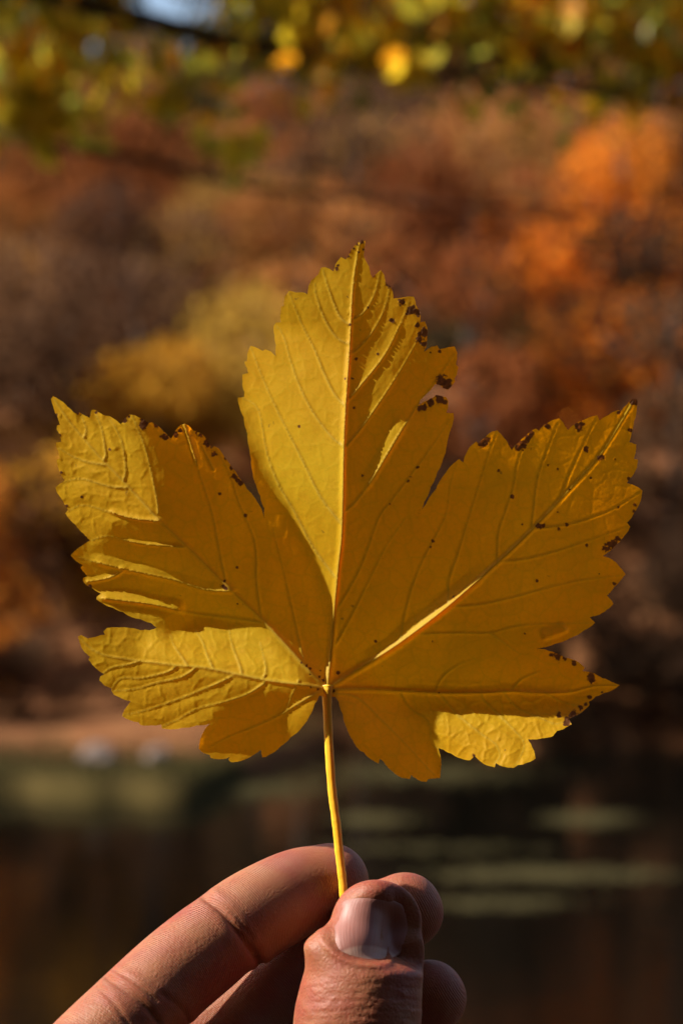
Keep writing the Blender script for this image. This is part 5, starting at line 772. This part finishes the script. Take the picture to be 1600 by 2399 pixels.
    # thumbnail
    bvh = BVHTree.FromObject(o, bpy.context.evaluated_depsgraph_get())
    vs = []; fs = []; NU, NV = 48, 44; ok = []
    ax = np.array([0.07, -1.0]); ax /= np.linalg.norm(ax); sx = np.array([-ax[1], ax[0]])
    top = []; 
    for j in range(NV+1):
        for i in range(NU+1):
            a = -1+2*i/NU; b = -1+2*j/NV
            # square to rounded shape
            u = a*math.sqrt(1-0.47*b*b); v = b*math.sqrt(1-0.42*a*a)
            px, py = NC[0]+sx[0]*u*NW+ax[0]*v*NH, NC[1]+sx[1]*u*NW+ax[1]*v*NH
            d0 = unproj((px, py, 0))-np.array((0, 0, EYE)); d0 /= np.linalg.norm(d0)
            hit = bvh.ray_cast(Vector((0, 0, EYE)), Vector(d0))
            dist = (hit[0]-Vector((0, 0, EYE))).length if hit[0] else SD
            top.append((d0, dist, a, b))
    # smooth the depth so the plate is even
    dm = np.array([t[1] for t in top]).reshape(NV+1, NU+1)
    for _ in range(10): 
        q = dm.copy(); q[1:-1, 1:-1] = (dm[:-2, 1:-1]+dm[2:, 1:-1]+dm[1:-1, :-2]+dm[1:-1, 2:])/4; dm = q
    for k, (d0, dist, a, b) in enumerate(top):
        e = max(abs(a), abs(b)); rise = 0.00042*(1-e**6) - 0.0006*e**8
        p = np.array((0, 0, EYE))+d0*(dm[k//(NU+1), k % (NU+1)]-rise); vs.append(p)
    base = len(vs)
    for k, (d0, dist, a, b) in enumerate(top): vs.append(vs[k]+d0*0.0009)
    W_ = NU+1
    for j in range(NV):
        for i in range(NU):
            q = (j*W_+i, j*W_+i+1, (j+1)*W_+i+1, (j+1)*W_+i); fs.append(q); fs.append(tuple(base+z for z in reversed(q)))
    ring = [i for i in range(W_)]+[j*W_+NU for j in range(1, NV+1)]+[NV*W_+i for i in range(NU-1, -1, -1)]+[j*W_ for j in range(NV-1, 0, -1)]
    for i in range(len(ring)): a, b = ring[i], ring[(i+1) % len(ring)]; fs.append((b, a, base+a, base+b))
    nl = link_mesh('thumbnail', np.array(vs), fs, nail_material(), o)
    attr(nl, 'nu', [t[2] for t in top]*2); attr(nl, 'nv', [t[3] for t in top]*2)
    nl['label'] = 'broad pale pink thumbnail with a bright left edge'
    return o
NC = (868, 2174); NW = 98; NH = 80
def nail_dist(X, Y):
    ax = np.array([0.07, -1.0]); ax /= np.linalg.norm(ax); sx = np.array([-ax[1], ax[0]])
    u = ((X-NC[0])*sx[0]+(Y-NC[1])*sx[1])/NW; v = ((X-NC[0])*ax[0]+(Y-NC[1])*ax[1])/NH
    return ((np.abs(u)**2.3+np.abs(v)**2.3)**(1/2.3)-1)*80
def skin_material():
    M = Mat('skin'); P = M.n('ShaderNodeTexCoord').outputs['Object']; al = M.attr('along'); pad = M.attr('pad'); th = M.attr('thumb')
    n1 = M.noise(60, 4, .6, P).outputs['Fac']; n2 = M.noise(260, 3, .6, P).outputs['Fac']
    c = M.mix(M.ramp(n1, [(.38, 0.0), (.62, 1.0)]), (0.27, 0.098, 0.042), (0.22, 0.046, 0.024))
    c = M.mix(M.math('MULTIPLY', M.ramp(n2, [(.5, 0.0), (.8, 1.0)]), .4), c, (0.25, 0.10, 0.05))
    M.l(c, M.b.inputs['Base Color']); M.b.inputs['Roughness'].default_value = 0.58; M.b.inputs['Specular IOR Level'].default_value = 0.36
    M.b.inputs['Subsurface Weight'].default_value = 0.6; M.b.inputs['Subsurface Radius'].default_value = (1.0, 0.25, 0.12); M.b.inputs['Subsurface Scale'].default_value = 0.0022
    ridg = M.math('SINE', M.math('ADD', M.math('MULTIPLY', al, 12.5), M.math('MULTIPLY', M.noise(70, 4, .6, P).outputs['Fac'], 22.0)))
    fine = M.noise(2200, 2, .6, P).outputs['Fac']; vor = M.n('ShaderNodeTexVoronoi', feature='DISTANCE_TO_EDGE'); vor.inputs['Scale'].default_value = 900; M.l(P, vor.inputs['Vector'])
    mid = M.noise(500, 3, .6, P).outputs['Fac']
    h = M.math('ADD', M.math('MULTIPLY', M.math('MULTIPLY', ridg, M.math('MULTIPLY', pad, M.ramp(M.noise(110, 2, .5, P).outputs['Fac'], [(.35, 0.2), (.65, 1.0)]))), .34), M.math('ADD', M.math('MULTIPLY', fine, .2), M.math('ADD', M.math('MULTIPLY', mid, .9), M.math('MULTIPLY', vor.outputs['Distance'], .8))))
    bp = M.n('ShaderNodeBump'); bp.inputs['Strength'].default_value = 0.7; bp.inputs['Distance'].default_value = 0.00024
    M.l(h, bp.inputs['Height']); M.l(bp.outputs[0], M.b.inputs['Normal'])
    return M.m
def nail_material():
    M = Mat('nail'); nu = M.attr('nu'); nv = M.attr('nv')
    cv = M.n('ShaderNodeCombineXYZ'); M.l(M.math('MULTIPLY', nu, 14.0), cv.inputs[0]); M.l(M.math('MULTIPLY', nv, .5), cv.inputs[1])
    st = M.noise(1.6, 3, .6, cv.outputs[0]).outputs['Fac']
    c = M.mix(st, (0.25, 0.095, 0.073), (0.31, 0.135, 0.11))
    d = M.math('ADD', M.math('MULTIPLY', nu, M.math('MULTIPLY', nu, .55)), nv)
    c = M.mix(M.ramp(M.math('ADD', d, 1.0), [(.42, 1.0), (.5, 0.0)]), c, (0.42, 0.25, 0.20))
    M.l(c, M.b.inputs['Base Color']); M.b.inputs['Roughness'].default_value = 0.5; M.b.inputs['Specular IOR Level'].default_value = 0.4
    M.b.inputs['Subsurface Weight'].default_value = 0.4; M.b.inputs['Subsurface Radius'].default_value = (1, .4, .3); M.b.inputs['Subsurface Scale'].default_value = 0.0015
    bp = M.n('ShaderNodeBump'); bp.inputs['Strength'].default_value = 0.5; bp.inputs['Distance'].default_value = 0.0002; M.l(st, bp.inputs['Height']); M.l(bp.outputs[0], M.b.inputs['Normal'])
    return M.m
build_hand()
